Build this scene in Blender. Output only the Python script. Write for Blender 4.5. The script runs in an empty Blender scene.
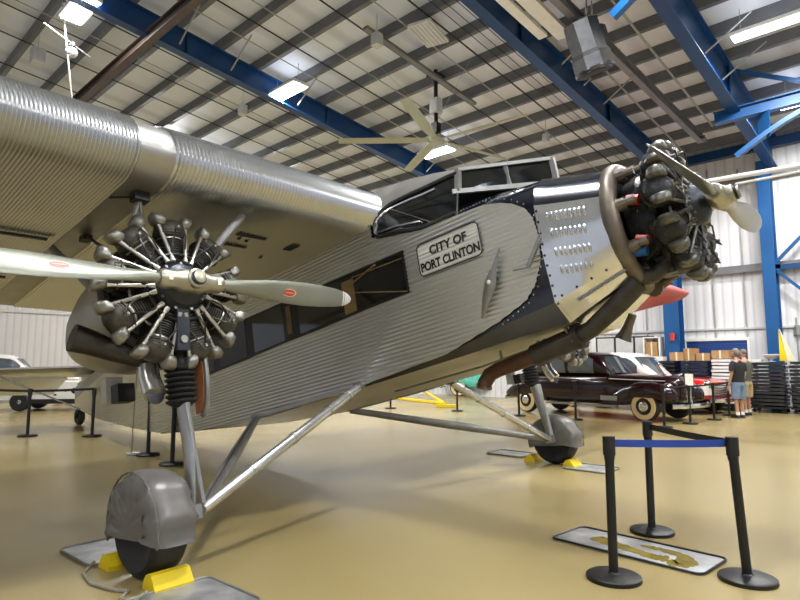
import bpy, math, random
from math import sin, cos, pi, radians, sqrt, atan2
from mathutils import Vector, Matrix
random.seed(7)
SC = bpy.context.scene
COL = SC.collection
# ------------------------------------------------------------------ camera, world, exposure
cam = bpy.data.cameras.new('camera'); camo = bpy.data.objects.new('camera', cam); COL.objects.link(camo)
cam.sensor_width = 36; cam.lens = 590/800*36; cam.clip_end = 200
camo.location = (0, 0, 1.45); camo.rotation_euler = (radians(90) + math.atan(64/590), 0, 0)
SC.camera = camo
wd = bpy.data.worlds.new('world'); SC.world = wd; wd.use_nodes = True
wd.node_tree.nodes['Background'].inputs[0].default_value = (.86, .9, 1, 1)
wd.node_tree.nodes['Background'].inputs[1].default_value = .6
SC.view_settings.view_transform = 'Standard'; SC.view_settings.look = 'None'
SC.view_settings.exposure = 0.0; SC.view_settings.gamma = 1; SC.view_settings.use_curve_mapping = False
LAMP_W = 510

# building axes: a runs to the far wall, b runs along it to the left
E1 = Vector((.689, .724, 0)).normalized(); E2 = Vector((-.724, .689, 0)).normalized()
def W(a, b, z=0): return E1*a + E2*b + Vector((0, 0, z))
ANG1 = atan2(E1.y, E1.x)
WALL = 21.95
def roofz(a): return 8.6 + .108*(25.6 - a)

# ------------------------------------------------------------------ materials
def s2l(c): return tuple((x/12.92 if x <= .04045 else ((x + .055)/1.055)**2.4) for x in c)
def rgb(h): return s2l(tuple(int(h[i:i+2], 16)/255 for i in (0, 2, 4)))
def mat(name, hexc, metal=0, rough=.5, var=.06, scale=6, bump=0, bscale=80, emit=0, alpha=1, coat=0, spec=None, rvar=0):
    m = bpy.data.materials.new(name); m.use_nodes = True
    nt = m.node_tree; b = nt.nodes['Principled BSDF']; c = rgb(hexc)
    b.inputs['Metallic'].default_value = metal; b.inputs['Roughness'].default_value = rough
    if coat: b.inputs['Coat Weight'].default_value = coat; b.inputs['Coat Roughness'].default_value = .08
    if spec is not None: b.inputs['Specular IOR Level'].default_value = spec
    tc = nt.nodes.new('ShaderNodeTexCoord')
    n = nt.nodes.new('ShaderNodeTexNoise'); n.inputs['Scale'].default_value = scale; n.inputs['Detail'].default_value = 1
    nt.links.new(tc.outputs['Object'], n.inputs['Vector'])
    r = nt.nodes.new('ShaderNodeValToRGB')
    r.color_ramp.elements[0].position = .3; r.color_ramp.elements[1].position = .7
    r.color_ramp.elements[0].color = tuple(max(0, x*(1 - var)) for x in c) + (1,)
    r.color_ramp.elements[1].color = tuple(min(1, x*(1 + var)) for x in c) + (1,)
    nt.links.new(n.outputs['Fac'], r.inputs['Fac']); nt.links.new(r.outputs['Color'], b.inputs['Base Color'])
    if rvar:
        mr = nt.nodes.new('ShaderNodeMapRange'); mr.inputs['To Min'].default_value = rough - rvar; mr.inputs['To Max'].default_value = rough + rvar
        mr.inputs['From Min'].default_value = .3; mr.inputs['From Max'].default_value = .7
        nt.links.new(n.outputs['Fac'], mr.inputs['Value']); nt.links.new(mr.outputs['Result'], b.inputs['Roughness'])
    if bump:
        n2 = nt.nodes.new('ShaderNodeTexNoise'); n2.inputs['Scale'].default_value = bscale
        nt.links.new(tc.outputs['Object'], n2.inputs['Vector'])
        bp = nt.nodes.new('ShaderNodeBump'); bp.inputs['Strength'].default_value = bump; bp.inputs['Distance'].default_value = .02
        nt.links.new(n2.outputs['Fac'], bp.inputs['Height']); nt.links.new(bp.outputs['Normal'], b.inputs['Normal'])
    if emit:
        b.inputs['Emission Color'].default_value = (*c, 1); b.inputs['Emission Strength'].default_value = emit
    if alpha < 1: b.inputs['Alpha'].default_value = alpha
    return m
M = {}
M['alu'] = mat('corrugated_aluminium', 'd0d2d3', .92, .27, .03, 2)
M['aluside'] = mat('corrugated_aluminium_side', 'd6d9dc', .88, .3, .03, 2)
M['polish'] = mat('polished_aluminium', 'd9dbde', .95, .2, .05, 5, bump=.12, bscale=6)
M['belly'] = mat('belly_aluminium', 'b9b5a6', .75, .38, .08, 3)
M['flatalu'] = mat('plain_aluminium', 'aaa9a5', .8, .4, .08, 5)
M['navy'] = mat('navy_paint', '10151f', 0, .18, .1, 4, coat=.5)
M['chrome'] = mat('chrome', 'd9dadb', 1, .12, .04)
M['strut'] = mat('strut_metal', 'd6d7d6', .85, .27, .08, 9)
M['strutm'] = mat('strut_dull', 'a5a5a3', .8, .32, .08, 9)
M['strutd'] = mat('strut_grey', '8d8d8a', .6, .42, .1, 9)
M['engdark'] = mat('engine_black', '26282a', .3, .38, .25, 14, bump=.3, bscale=60)
M['engfin'] = mat('engine_fins', '48453d', .4, .45, .25, 20)
M['enghead'] = mat('engine_head', '53514b', .6, .42, .25, 18, bump=.2)
M['rocker'] = mat('rocker_alloy', '94928b', .75, .38, .15, 20, bump=.15)
M['rocker_shaded'] = mat('rocker_alloy_shaded', '66655f', .7, .36, .25, 30, bump=.3, bscale=50)  # same rocker alloy, darkened for the less lit nose engine
M['pushrod'] = mat('pushrod_alloy', 'd2d0c8', .8, .32, .06, 20)
M['nosecase'] = mat('nose_case', '2c323a', .35, .36, .15, 10)
M['prop'] = mat('propeller_paint', '8a8d80', .3, .36, .05, 3)
M['propn'] = mat('propeller_bare', '9b9c98', .75, .3, .06, 3)
M['hub'] = mat('propeller_hub', 'b0ad9c', .75, .34, .1, 12)
M['white'] = mat('white_paint', 'e6e6e0', 0, .4, .03)
M['red'] = mat('red_paint', 'c23a28', 0, .35, .05)
M['cream'] = mat('cream_paint', 'e0d9b6', 0, .4, .04)
M['exhaust'] = mat('exhaust_steel', '6d655a', .6, .46, .2, 8)
M['rust'] = mat('rusty_exhaust', '54392a', .45, .5, .25, 6)
M['muffler'] = mat('dark_muffler', '3e3a34', .5, .48, .2, 8)
M['rubber'] = mat('rubber', '17171a', 0, .6, .1, 12)
M['black'] = mat('black_plastic', '0a0a0b', 0, .45, .1, 8)
M['blackm'] = mat('black_metal', '1a1a1d', .2, .42, .1, 8)
M['vinyl'] = mat('grey_vinyl', '64625e', .1, .36, .08, 5, bump=.45, bscale=5)
M['yellow'] = mat('yellow_paint', 'dfc30f', 0, .45, .05, 10)
M['rope'] = mat('rope', '8b8576', 0, .8, .2, 40)
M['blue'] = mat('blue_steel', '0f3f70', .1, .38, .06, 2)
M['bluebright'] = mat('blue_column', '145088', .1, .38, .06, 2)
M['bluebelt'] = mat('blue_belt', '1b3f96', 0, .6, .05)
M['purlin'] = mat('purlin_steel', '6e7074', .3, .5, .1, 2)
M['greysteel'] = mat('grey_steel', '77777a', .4, .45, .12, 3)
M['brown'] = mat('brown_steel', '4a3c36', .2, .45, .12, 3)
M['conduit'] = mat('black_conduit', '1b1b1d', .1, .5)
M['pipe'] = mat('grey_conduit', 'a2a39f', .4, .4)
M['lampbox'] = mat('lamp_housing', 'd9dad7', 0, .4)
M['lamp'] = mat('lamp_tube', 'ffffff', 0, .4, emit=9)
M['fan'] = mat('fan_blade', 'a9ac94', .2, .4, .05, 3)
M['grey'] = mat('light_grey', 'c3c4c2', 0, .5, .05)
M['midgrey'] = mat('mid_grey', '8b8c8d', .1, .5, .06)
M['offwhite'] = mat('off_white', 'e4e2db', 0, .55, .04)
M['maroon'] = mat('maroon_paint', '1c060e', .0, .2, .1, 3, coat=.35, spec=.35)
M['carred'] = mat('car_red', 'c4141f', .05, .15, .05, 3, coat=1)
M['carwhite'] = mat('car_white', 'ece9e2', 0, .2, .03, 3, coat=.6)
M['teal'] = mat('car_teal', '5ec2ad', 0, .2, .05, 3, coat=.6)
M['glass'] = mat('dark_glass', '0b0e11', 0, .05, .1, coat=.4)
M['carglass'] = mat('car_glass', '59636a', .2, .06, .1, coat=.4)
M['pane'] = mat('window_pane', '2a2c2d', .1, .06, .1, alpha=.45)
M['whitewall'] = mat('whitewall', 'dcc592', 0, .5, .05)
M['card'] = mat('cardboard', 'a98358', 0, .8, .08, 8)
M['wood'] = mat('curtain_wood', '75603c', 0, .6, .2, 12)
M['orange'] = mat('orange_board', 'b8754c', 0, .6, .15, 12)
M['skin'] = mat('skin', 'b78a6f', 0, .5, .05)
M['tee'] = mat('black_cotton', '1d1d20', 0, .85, .1, 12)
M['olive'] = mat('grey_green_cotton', '4c4f47', 0, .85, .1, 12)
M['denim'] = mat('denim', '6b7f96', 0, .85, .1, 14)
M['khaki'] = mat('khaki_cotton', 'a9926f', 0, .85, .1, 14)
M['hair'] = mat('grey_hair', '6e665d', 0, .7, .15, 30)
M['cap'] = mat('cap_cloth', '85796b', 0, .8, .08, 14)
M['silver'] = mat('silver_ball', 'd0d3d6', .6, .2, .15, 20)
M['brass'] = mat('brass', 'b58a33', .9, .3)
M['pinkred'] = mat('wing_tip_red', 'c4605a', .2, .45)
M['track'] = mat('dark_hoist', '8d8e90', .85, .25, .15, 6)
M['table'] = mat('black_table', '232427', .1, .42, .1, 4)
M['doorblue'] = mat('roll_door_blue', '1d3f7c', .1, .45, .06, 3)

def floor_mat():
    m = bpy.data.materials.new('epoxy_floor'); m.use_nodes = True; nt = m.node_tree; b = nt.nodes['Principled BSDF']
    tc = nt.nodes.new('ShaderNodeTexCoord')
    def noise(sc, det=3):
        n = nt.nodes.new('ShaderNodeTexNoise'); n.inputs['Scale'].default_value = sc; n.inputs['Detail'].default_value = det
        nt.links.new(tc.outputs['Object'], n.inputs['Vector']); return n
    def ramp(n, p0, c0, p1, c1):
        r = nt.nodes.new('ShaderNodeValToRGB'); r.color_ramp.elements[0].position = p0; r.color_ramp.elements[1].position = p1
        r.color_ramp.elements[0].color = (*c0, 1); r.color_ramp.elements[1].color = (*c1, 1)
        nt.links.new(n.outputs['Fac'], r.inputs['Fac']); return r
    big = ramp(noise(.35, 1), .35, rgb('9c8c5e'), .7, rgb('ae9e70'))
    fine = ramp(noise(140, 2), .38, (.8, .8, .8), .62, (1.08, 1.08, 1.08))
    mx = nt.nodes.new('ShaderNodeMix'); mx.data_type = 'RGBA'; mx.blend_type = 'MULTIPLY'; mx.inputs['Factor'].default_value = .9
    nt.links.new(big.outputs['Color'], mx.inputs['A']); nt.links.new(fine.outputs['Color'], mx.inputs['B'])
    nt.links.new(mx.outputs['Result'], b.inputs['Base Color'])
    rr = ramp(noise(.5, 0), .2, (.2,)*3, .8, (.27,)*3); nt.links.new(rr.outputs['Color'], b.inputs['Roughness'])
    bp = nt.nodes.new('ShaderNodeBump'); bp.inputs['Strength'].default_value = .04; bp.inputs['Distance'].default_value = .004
    n3 = noise(90, 2); nt.links.new(n3.outputs['Fac'], bp.inputs['Height']); nt.links.new(bp.outputs['Normal'], b.inputs['Normal'])
    b.inputs['Specular IOR Level'].default_value = .35
    return m
def ribbed_mat(name, hexc, axis, period, strength, rough=.5, line=None):
    m = bpy.data.materials.new(name); m.use_nodes = True; nt = m.node_tree; b = nt.nodes['Principled BSDF']; c = rgb(hexc)
    b.inputs['Roughness'].default_value = rough
    tc = nt.nodes.new('ShaderNodeTexCoord'); sep = nt.nodes.new('ShaderNodeSeparateXYZ'); nt.links.new(tc.outputs['Object'], sep.inputs[0])
    mm = nt.nodes.new('ShaderNodeMath'); mm.operation = 'MULTIPLY'; mm.inputs[1].default_value = 2*pi/period
    nt.links.new(sep.outputs[axis], mm.inputs[0])
    sn = nt.nodes.new('ShaderNodeMath'); sn.operation = 'SINE'; nt.links.new(mm.outputs[0], sn.inputs[0])
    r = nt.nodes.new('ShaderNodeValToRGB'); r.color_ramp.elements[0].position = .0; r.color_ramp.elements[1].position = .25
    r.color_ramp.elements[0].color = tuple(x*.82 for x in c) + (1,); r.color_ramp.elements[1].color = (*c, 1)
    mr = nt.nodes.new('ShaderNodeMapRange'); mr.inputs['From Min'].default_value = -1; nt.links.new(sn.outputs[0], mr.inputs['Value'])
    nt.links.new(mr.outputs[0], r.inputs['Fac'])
    n = nt.nodes.new('ShaderNodeTexNoise'); n.inputs['Scale'].default_value = .8; nt.links.new(tc.outputs['Object'], n.inputs['Vector'])
    r2 = nt.nodes.new('ShaderNodeValToRGB'); r2.color_ramp.elements[0].color = (.88, .88, .88, 1); r2.color_ramp.elements[1].color = (1, 1, 1, 1)
    nt.links.new(n.outputs['Fac'], r2.inputs['Fac'])
    mx = nt.nodes.new('ShaderNodeMix'); mx.data_type = 'RGBA'; mx.blend_type = 'MULTIPLY'; mx.inputs['Factor'].default_value = 1
    nt.links.new(r.outputs['Color'], mx.inputs['A']); nt.links.new(r2.outputs['Color'], mx.inputs['B'])
    nt.links.new(mx.outputs['Result'], b.inputs['Base Color'])
    bp = nt.nodes.new('ShaderNodeBump'); bp.inputs['Strength'].default_value = strength; bp.inputs['Distance'].default_value = .02
    nt.links.new(mr.outputs[0], bp.inputs['Height']); nt.links.new(bp.outputs['Normal'], b.inputs['Normal'])
    return m
def tray_mat(oil):
    m = bpy.data.materials.new('drip_tray_metal' + ('_oily' if oil else '')); m.use_nodes = True; nt = m.node_tree; b = nt.nodes['Principled BSDF']
    b.inputs['Metallic'].default_value = .55; b.inputs['Roughness'].default_value = .42
    tc = nt.nodes.new('ShaderNodeTexCoord'); n = nt.nodes.new('ShaderNodeTexNoise'); n.inputs['Scale'].default_value = 5; n.inputs['Detail'].default_value = 5
    nt.links.new(tc.outputs['Object'], n.inputs['Vector'])
    r = nt.nodes.new('ShaderNodeValToRGB'); r.color_ramp.elements[0].color = (*rgb('8f9192'), 1); r.color_ramp.elements[1].color = (*rgb('c9cbca'), 1)
    r.color_ramp.elements[0].position = .3; r.color_ramp.elements[1].position = .7
    nt.links.new(n.outputs['Fac'], r.inputs['Fac'])
    nt.links.new(r.outputs['Color'], b.inputs['Base Color'])
    return m
M['floor'] = floor_mat()
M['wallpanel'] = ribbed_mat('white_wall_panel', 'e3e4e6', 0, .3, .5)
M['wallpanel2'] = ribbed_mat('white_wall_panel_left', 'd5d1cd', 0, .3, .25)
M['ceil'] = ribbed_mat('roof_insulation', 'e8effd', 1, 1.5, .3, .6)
M['tray'] = tray_mat(False)
M['oil'] = mat('brown_oil', '7c6f18', 0, .25, .3, 9)

# ------------------------------------------------------------------ mesh builder
class MB:
    def __init__(s): s.v = []; s.f = []; s.m = []
    def add(s, vs, fs, mi=0, T=None):
        o = len(s.v)
        s.v += [tuple(T @ Vector(p)) if T is not None else tuple(p) for p in vs]
        s.f += [tuple(i + o for i in f) for f in fs]; s.m += ([mi]*len(fs) if isinstance(mi, int) else list(mi)); return s
    def box(s, c, d, mi=0, T=None):
        x, y, z = d[0]/2, d[1]/2, d[2]/2
        vs = [(c[0]+i*x, c[1]+j*y, c[2]+k*z) for i in (-1, 1) for j in (-1, 1) for k in (-1, 1)]
        return s.add(vs, [(0, 1, 3, 2), (4, 6, 7, 5), (0, 4, 5, 1), (2, 3, 7, 6), (0, 2, 6, 4), (1, 5, 7, 3)], mi, T)
    def rbox(s, c, d, r, mi=0, T=None, n=4):                       # box whose plan corners are round
        pts = []
        for cx, cy, a0 in ((1, 1, 0), (-1, 1, 90), (-1, -1, 180), (1, -1, 270)):
            for k in range(n + 1):
                a = radians(a0 + 90*k/n); pts.append((c[0] + cx*(d[0]/2 - r) + r*cos(a), c[1] + cy*(d[1]/2 - r) + r*sin(a)))
        return s.prism(pts, c[2] - d[2]/2, c[2] + d[2]/2, mi, T)
    def prism(s, pts, z0, z1, mi=0, T=None):
        n = len(pts); vs = [(p[0], p[1], z0) for p in pts] + [(p[0], p[1], z1) for p in pts]
        fs = [(i, (i+1) % n, n + (i+1) % n, n + i) for i in range(n)] + [tuple(range(n-1, -1, -1)), tuple(range(n, 2*n))]
        return s.add(vs, fs, mi, T)
    def tube(s, path, r, n=10, mi=0, T=None, cap=True, flat=1.0):
        P = [Vector(p) for p in path]; R = r if isinstance(r, (list, tuple)) else [r]*len(P)
        rings = []; up = None
        for i, p in enumerate(P):
            t = (P[min(i+1, len(P)-1)] - P[max(i-1, 0)]).normalized()
            if up is None:
                up = Vector((0, 0, 1)) if abs(t.z) < .95 else Vector((1, 0, 0))
            u = (up - t*up.dot(t)).normalized(); up = u; w = t.cross(u)
            rings.append([p + u*(R[i]*cos(2*pi*k/n)) + w*(R[i]*flat*sin(2*pi*k/n)) for k in range(n)])
        return s.loft(rings, mi, T, cap)
    def loft(s, rings, mi=0, T=None, cap=True, closed=True):
        n = len(rings[0]); vs = [q for r in rings for q in r]; fs = []; mm = []
        for i in range(len(rings) - 1):
            for k in range(n if closed else n - 1):
                fs.append((i*n + k, i*n + (k+1) % n, (i+1)*n + (k+1) % n, (i+1)*n + k))
                mm.append(mi if isinstance(mi, int) else mi(i, k))
        if cap and closed:
            fs.append(tuple(range(n-1, -1, -1))); fs.append(tuple((len(rings)-1)*n + k for k in range(n)))
            mm += [mi if isinstance(mi, int) else mi(0, 0), mi if isinstance(mi, int) else mi(len(rings)-2, 0)]
        return s.add(vs, fs, mm, T)
    def lathe(s, prof, n=24, mi=0, T=None, cap=True):               # profile of (r, z) about local z
        return s.loft([[(r*cos(2*pi*k/n), r*sin(2*pi*k/n), z) for k in range(n)] for r, z in prof], mi, T, cap)
    def ell(s, c, d, mi=0, T=None, n=16, m=10):
        rings = []
        for i in range(m + 1):
            a = pi*(i/m) if 0 < i < m else (.02 if i == 0 else pi - .02)
            rings.append([(c[0] + d[0]*sin(a)*cos(2*pi*k/n), c[1] + d[1]*sin(a)*sin(2*pi*k/n), c[2] - d[2]*cos(a)) for k in range(n)])
        return s.loft(rings, mi, T)
    def bar(s, a, b, w, h, mi=0, T=None):                          # rectangular bar from a to b
        a = Vector(a); b = Vector(b); t = (b - a).normalized(); up = Vector((0, 0, 1)) if abs(t.z) < .95 else Vector((1, 0, 0))
        sd = t.cross(up).normalized(); u = sd.cross(t)
        return s.loft([[p + sd*(w/2*i) + u*(h/2*j) for i, j in ((1, 1), (-1, 1), (-1, -1), (1, -1))] for p in (a, b)], mi, T)
    def ibeam(s, a, b, w, h, tf=.02, mi=0):
        a = Vector(a); b = Vector(b); t = (b - a).normalized(); sd = t.cross(Vector((0, 0, 1))).normalized(); u = sd.cross(t)
        s.bar(a + u*(h/2 - tf/2), b + u*(h/2 - tf/2), w, tf, mi); s.bar(a - u*(h/2 - tf/2), b - u*(h/2 - tf/2), w, tf, mi)
        s.bar(a, b, tf*.7, h - 2*tf, mi); return s
    def build(s, name, mats, parent=None, ang=35, smooth=True):
        me = bpy.data.meshes.new(name); me.from_pydata(s.v, [], s.f)
        for m in (mats if isinstance(mats, (list, tuple)) else [mats]): me.materials.append(M[m] if isinstance(m, str) else m)
        me.polygons.foreach_set('material_index', s.m)
        me.validate(); me.update()
        import bmesh
        bm = bmesh.new(); bm.from_mesh(me); bmesh.ops.recalc_face_normals(bm, faces=bm.faces); bm.to_mesh(me); bm.free()
        if smooth:
            me.polygons.foreach_set('use_smooth', [True]*len(me.polygons)); me.set_sharp_from_angle(angle=radians(ang))
        o = bpy.data.objects.new(name, me); COL.objects.link(o)
        if parent is not None: o.parent = parent
        return o
def tag(o, label=None, cat=None, group=None, kind=None):
    if label: o['label'] = label
    if cat: o['category'] = cat
    if group: o['group'] = group
    if kind: o['kind'] = kind
    return o
def thing(name, label, cat, loc=(0, 0, 0), rz=0, group=None):
    o = bpy.data.objects.new(name, None); COL.objects.link(o); o.empty_display_size = .1
    o.location = loc; o.rotation_euler = (0, 0, rz); return tag(o, label, cat, group)
def copy_tree(o, parent=None):
    c = o.copy(); COL.objects.link(c)
    if parent is not None: c.parent = parent
    for ch in list(o.children): copy_tree(ch, c)
    return c
def lerp(tab, x):
    if x <= tab[0][0]: return tab[0][1]
    for (a, p), (b, q) in zip(tab, tab[1:]):
        if x <= b: return p + (q - p)*(x - a)/(b - a)
    return tab[-1][1]
def Rx(a): return Matrix.Rotation(a, 4, 'X')
def Ry(a): return Matrix.Rotation(a, 4, 'Y')
def Rz(a): return Matrix.Rotation(a, 4, 'Z')
def Tr(x, y, z): return Matrix.Translation((x, y, z))

# ------------------------------------------------------------------ the hall
def frame_obj(o): o.rotation_euler = (0, 0, ANG1); return o      # mesh given in building coordinates (a, b, z): local x = a, local y = b
A0, B0, B1 = -14, -20, 32
tag(frame_obj(MB().box(((A0+WALL)/2, (B0+B1)/2, -.1), (WALL - A0, B1 - B0, .2)).build('floor', 'floor', smooth=False)), kind='structure')
ce = MB()
ce.add([(A0, B0, roofz(A0)), (WALL+.2, B0, roofz(WALL+.2)), (WALL+.2, B1, roofz(WALL+.2)), (A0, B1, roofz(A0)),
        (A0, B0, roofz(A0)+.15), (WALL+.2, B0, roofz(WALL+.2)+.15), (WALL+.2, B1, roofz(WALL+.2)+.15), (A0, B1, roofz(A0)+.15)],
       [(0, 3, 2, 1), (4, 5, 6, 7), (0, 1, 5, 4), (2, 3, 7, 6), (1, 2, 6, 5), (3, 0, 4, 7)])
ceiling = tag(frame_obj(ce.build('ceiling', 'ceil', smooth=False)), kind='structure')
# purlins: cold formed Z sections
a = 21.3
while a > -13:
    z = roofz(a) - .14
    p = MB().box((a, (B0+B1)/2, z), (.02, B1 - B0, .28)).box((a + .06, (B0+B1)/2, z - .14), (.13, B1 - B0, .018))
    p.build('purlin', 'purlin', ceiling, smooth=False); a -= 1.22
wf = MB().box((0, 0, 0), (.01, .01, .01))
def wall_obj(name, length, height, mid, rz, m, z0=0):
    o = MB().box((0, .1, z0 + (height - z0)/2), (length, .2, height - z0)).build(name, m, smooth=False)
    o.location = mid; o.rotation_euler = (0, 0, rz); return tag(o, kind='structure')
wall_obj('wall_far', B1 - B0, roofz(WALL), W(WALL, (B0+B1)/2), ANG1 - pi/2, 'wallpanel')
wl = MB(); L = WALL - A0
wl.add([(-L/2, 0, 0), (L/2, 0, 0), (L/2, 0, roofz(WALL)), (-L/2, 0, roofz(A0)), (-L/2, .2, 0), (L/2, .2, 0), (L/2, .2, roofz(WALL)), (-L/2, .2, roofz(A0))],
       [(0, 1, 2, 3), (4, 7, 6, 5), (0, 4, 5, 1), (1, 5, 6, 2), (2, 6, 7, 3), (3, 7, 4, 0)])
o = wl.build('wall_left', 'wallpanel2', smooth=False); o.location = W((A0+WALL)/2, B1); o.rotation_euler = (0, 0, ANG1); tag(o, kind='structure')
# girts and wainscot rail on the far wall
tag(frame_obj(MB().box((WALL - .05, 6, 2.62), (.06, 50, .06)).build('trim_1', 'grey', smooth=False)), kind='structure')
tag(frame_obj(MB().box((WALL - .1, 6, 4.62), (.2, 50, .16)).box((WALL - .2, 6, 4.56), (.02, 50, .2)).build('trim_2', 'greysteel', smooth=False)), kind='structure')
tag(frame_obj(MB().box((WALL - .12, 6, 7.55), (.2, 50, .18)).build('trim_3', 'greysteel', smooth=False)), kind='structure')
tag(frame_obj(MB().box((WALL - .15, 6, 8.6), (.25, 50, .3)).build('trim_4', 'blue', smooth=False)), kind='structure')
tag(frame_obj(MB().box((4, B1 - .05, 3.9), (34, .08, .1)).build('trim_5', 'grey', smooth=False)), kind='structure')
# vertical conduits on the far wall
for k, (b, z0, z1, lab) in enumerate(((6.05, 2.3, 8.2, 'thin grey vertical conduit on the far wall above the blue roll-up door'), (5.1, 2.0, 8.0, 'thin grey vertical conduit on the far wall left of the right blue column'), (3.72, 1.5, 2.9, 'short grey conduit with box on the white wall right of the yellow board'), (8.35, 2.4, 6.5, 'thin grey vertical conduit on the far wall left of the left blue column'))):
    m = MB().tube([W(WALL - .04, b, z0), W(WALL - .04, b, z1)], .025, 8)
    if k == 2: m.bar(W(WALL - .06, b, 2.35), W(WALL - .06, b, 2.65), .16, .12)
    tag(m.build('wall_conduit', 'pipe'), lab, 'conduit')
c = MB().tube([W(B1 and 5.3, B1 - .06, 1.5), W(5.3, B1 - .06, 6)], .04, 8).bar(W(5.3, B1 - .1, 3.6), W(5.3, B1 - .1, 3.9), .25, .12)
tag(c.build('wall_conduit', 'pipe'), 'grey vertical pipe on the left end wall above the parked white car', 'conduit')
# roll-up door in the far wall
d = thing('door_1', None, None, W(WALL, 6.05, 0), ANG1 - pi/2); d['kind'] = 'structure'
md = MB(); zz = .05
while zz < 2.22: md.rbox((0, -.05, zz + .045), (1.9, .05, .085), .01); zz += .09
md.build('door_curtain', 'doorblue', d)
MB().box((0, -.05, 2.28), (2.0, .12, .1)).box((-.98, -.05, 1.13), (.08, .1, 2.26)).box((.98, -.05, 1.13), (.08, .1, 2.26)).build('door_frame', 'offwhite', d)

# rigid frames: tapered rafters and columns
def rafter(b, a0, a1, d0, d1, w, label, z_off=.28):
    m = MB(); n = 24; top = []; 
    for s, t in ((0, 'top'), (1, 'bot')):
        pts = []
        for i in range(2):
            aa = (a0, a1)[i]; dd = (d0, d1)[i]; z = roofz(aa) - z_off - (dd if s else 0)
            pts.append(W(aa, b, z))
        m.bar(pts[0], pts[1], w, .03)
    za0, za1 = roofz(a0) - z_off, roofz(a1) - z_off
    m.add([W(a0, b - .008, za0), W(a1, b - .008, za1), W(a1, b - .008, za1 - d1), W(a0, b - .008, za0 - d0),
           W(a0, b + .008, za0), W(a1, b + .008, za1), W(a1, b + .008, za1 - d1), W(a0, b + .008, za0 - d0)],
          [(0, 1, 2, 3), (4, 7, 6, 5), (0, 4, 5, 1), (3, 2, 6, 7), (0, 3, 7, 4), (1, 5, 6, 2)])
    k = a0 + 1.5
    while k < a1 - .5:                                              # stiffeners
        t = (k - a0)/(a1 - a0); z = roofz(k) - z_off; dd = d0 + (d1 - d0)*t
        m.bar(W(k, b, z), W(k, b, z - dd), w*.9, .012); k += 4.88
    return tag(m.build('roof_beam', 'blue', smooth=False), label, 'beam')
rafter(14.6, A0, WALL - .3, .62, .62, .26, 'deep blue steel roof beam passing above the propeller-bladed ceiling fan and the wing')
rafter(7.25, A0, WALL - .3, .7, .7, .28, 'deep blue steel roof beam running down behind the nose engine')
rafter(4.0, A0, WALL - .3, .62, 1.05, .3, 'tapered blue steel roof beam ending on the right blue column')
def column(b, w, dpt, z1, label):
    m = MB(); c = W(WALL - dpt/2 - .22, b)
    for s in (-1, 1): m.bar(c + E1*(s*dpt/2), c + E1*(s*dpt/2) + Vector((0, 0, z1)), w if 1 else 0, .02) if False else None
    for s in (-1, 1):
        p = c + E1*(s*dpt/2)
        m.add([p + E1*i*.012 + E2*j*w/2 + Vector((0, 0, z)) for z in (0, z1) for i, j in ((1, 1), (-1, 1), (-1, -1), (1, -1))],
              [(0, 1, 5, 4), (1, 2, 6, 5), (2, 3, 7, 6), (3, 0, 4, 7), (0, 3, 2, 1), (4, 5, 6, 7)])
    m.add([c + E1*i*dpt/2 + E2*j*.01 + Vector((0, 0, z)) for z in (0, z1) for i, j in ((1, 1), (-1, 1), (-1, -1), (1, -1))],
          [(0, 1, 5, 4), (1, 2, 6, 5), (2, 3, 7, 6), (3, 0, 4, 7), (0, 3, 2, 1), (4, 5, 6, 7)])
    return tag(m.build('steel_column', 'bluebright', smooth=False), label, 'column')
column(4.25, .36, .42, 7.95, 'tall blue steel column right of the standing visitors')
column(7.25, .5, .5, 8.0, 'blue steel column seen below the nose engine')
for p, q, lab in (((21.6, 4.2, 4.55), (21.6, 2.2, 6.6), 'blue diagonal brace rising right from the right column'),
                  ((21.6, 4.2, 4.5), (21.6, 2.2, 2.4), 'blue diagonal brace falling right from the right column')):
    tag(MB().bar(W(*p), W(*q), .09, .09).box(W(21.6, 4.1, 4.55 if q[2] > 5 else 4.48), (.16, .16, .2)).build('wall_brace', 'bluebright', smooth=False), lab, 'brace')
tag(MB().bar(W(21.7, 4.2, 4.5), W(21.7, -4, 4.5), .12, .16).build('wall_girt', 'blue', smooth=False), 'blue horizontal girt right of the right blue column', 'girt')
# bracket work beside the tapered beam
m = MB().bar(W(17.3, 4.5, 8.3), W(17.3, -3, 8.3), .22, .03).bar(W(17.3, 4.5, 8.0), W(17.3, -3, 8.0), .22, .03).bar(W(17.3, 4.5, 8.15), W(17.3, -3, 8.15), .02, .3)
tag(m.build('strut_beam', 'bluebright', smooth=False), 'blue horizontal strut beam joining the tapered beam at upper right', 'beam')
tag(MB().bar(W(17.3, 4.3, 9.55), W(17.3, 2.0, 8.3), .1, .1).build('knee_brace', 'bluebright', smooth=False), 'blue diagonal brace above the strut beam at upper right', 'brace')
arc = [W(17.2, 4.0 - t*2.4, 6.95 + .95*sin(t*pi/2)) for t in [i/10 for i in range(11)]]
ma = MB()
for p, q in zip(arc, arc[1:]): ma.bar(p, q, .16, .12)
tag(ma.build('curved_brace', 'bluebright'), 'curved blue brace arching below the strut beam at upper right', 'brace')
tag(MB().bar(W(17.35, 3.35, 8.0), W(17.35, 3.35, 7.3), .5, .03).build('bracket_plate', 'bluebright', smooth=False), 'square blue gusset plate under the strut beam', 'plate')
tag(MB().bar(W(10.9, 3.75, 8.8), W(10.9, 4.55, 8.3), .16, .16).build('beam_stub', 'bluebright', smooth=False), 'short blue square stub at the top beside the dark hanging unit', 'beam')
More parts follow.
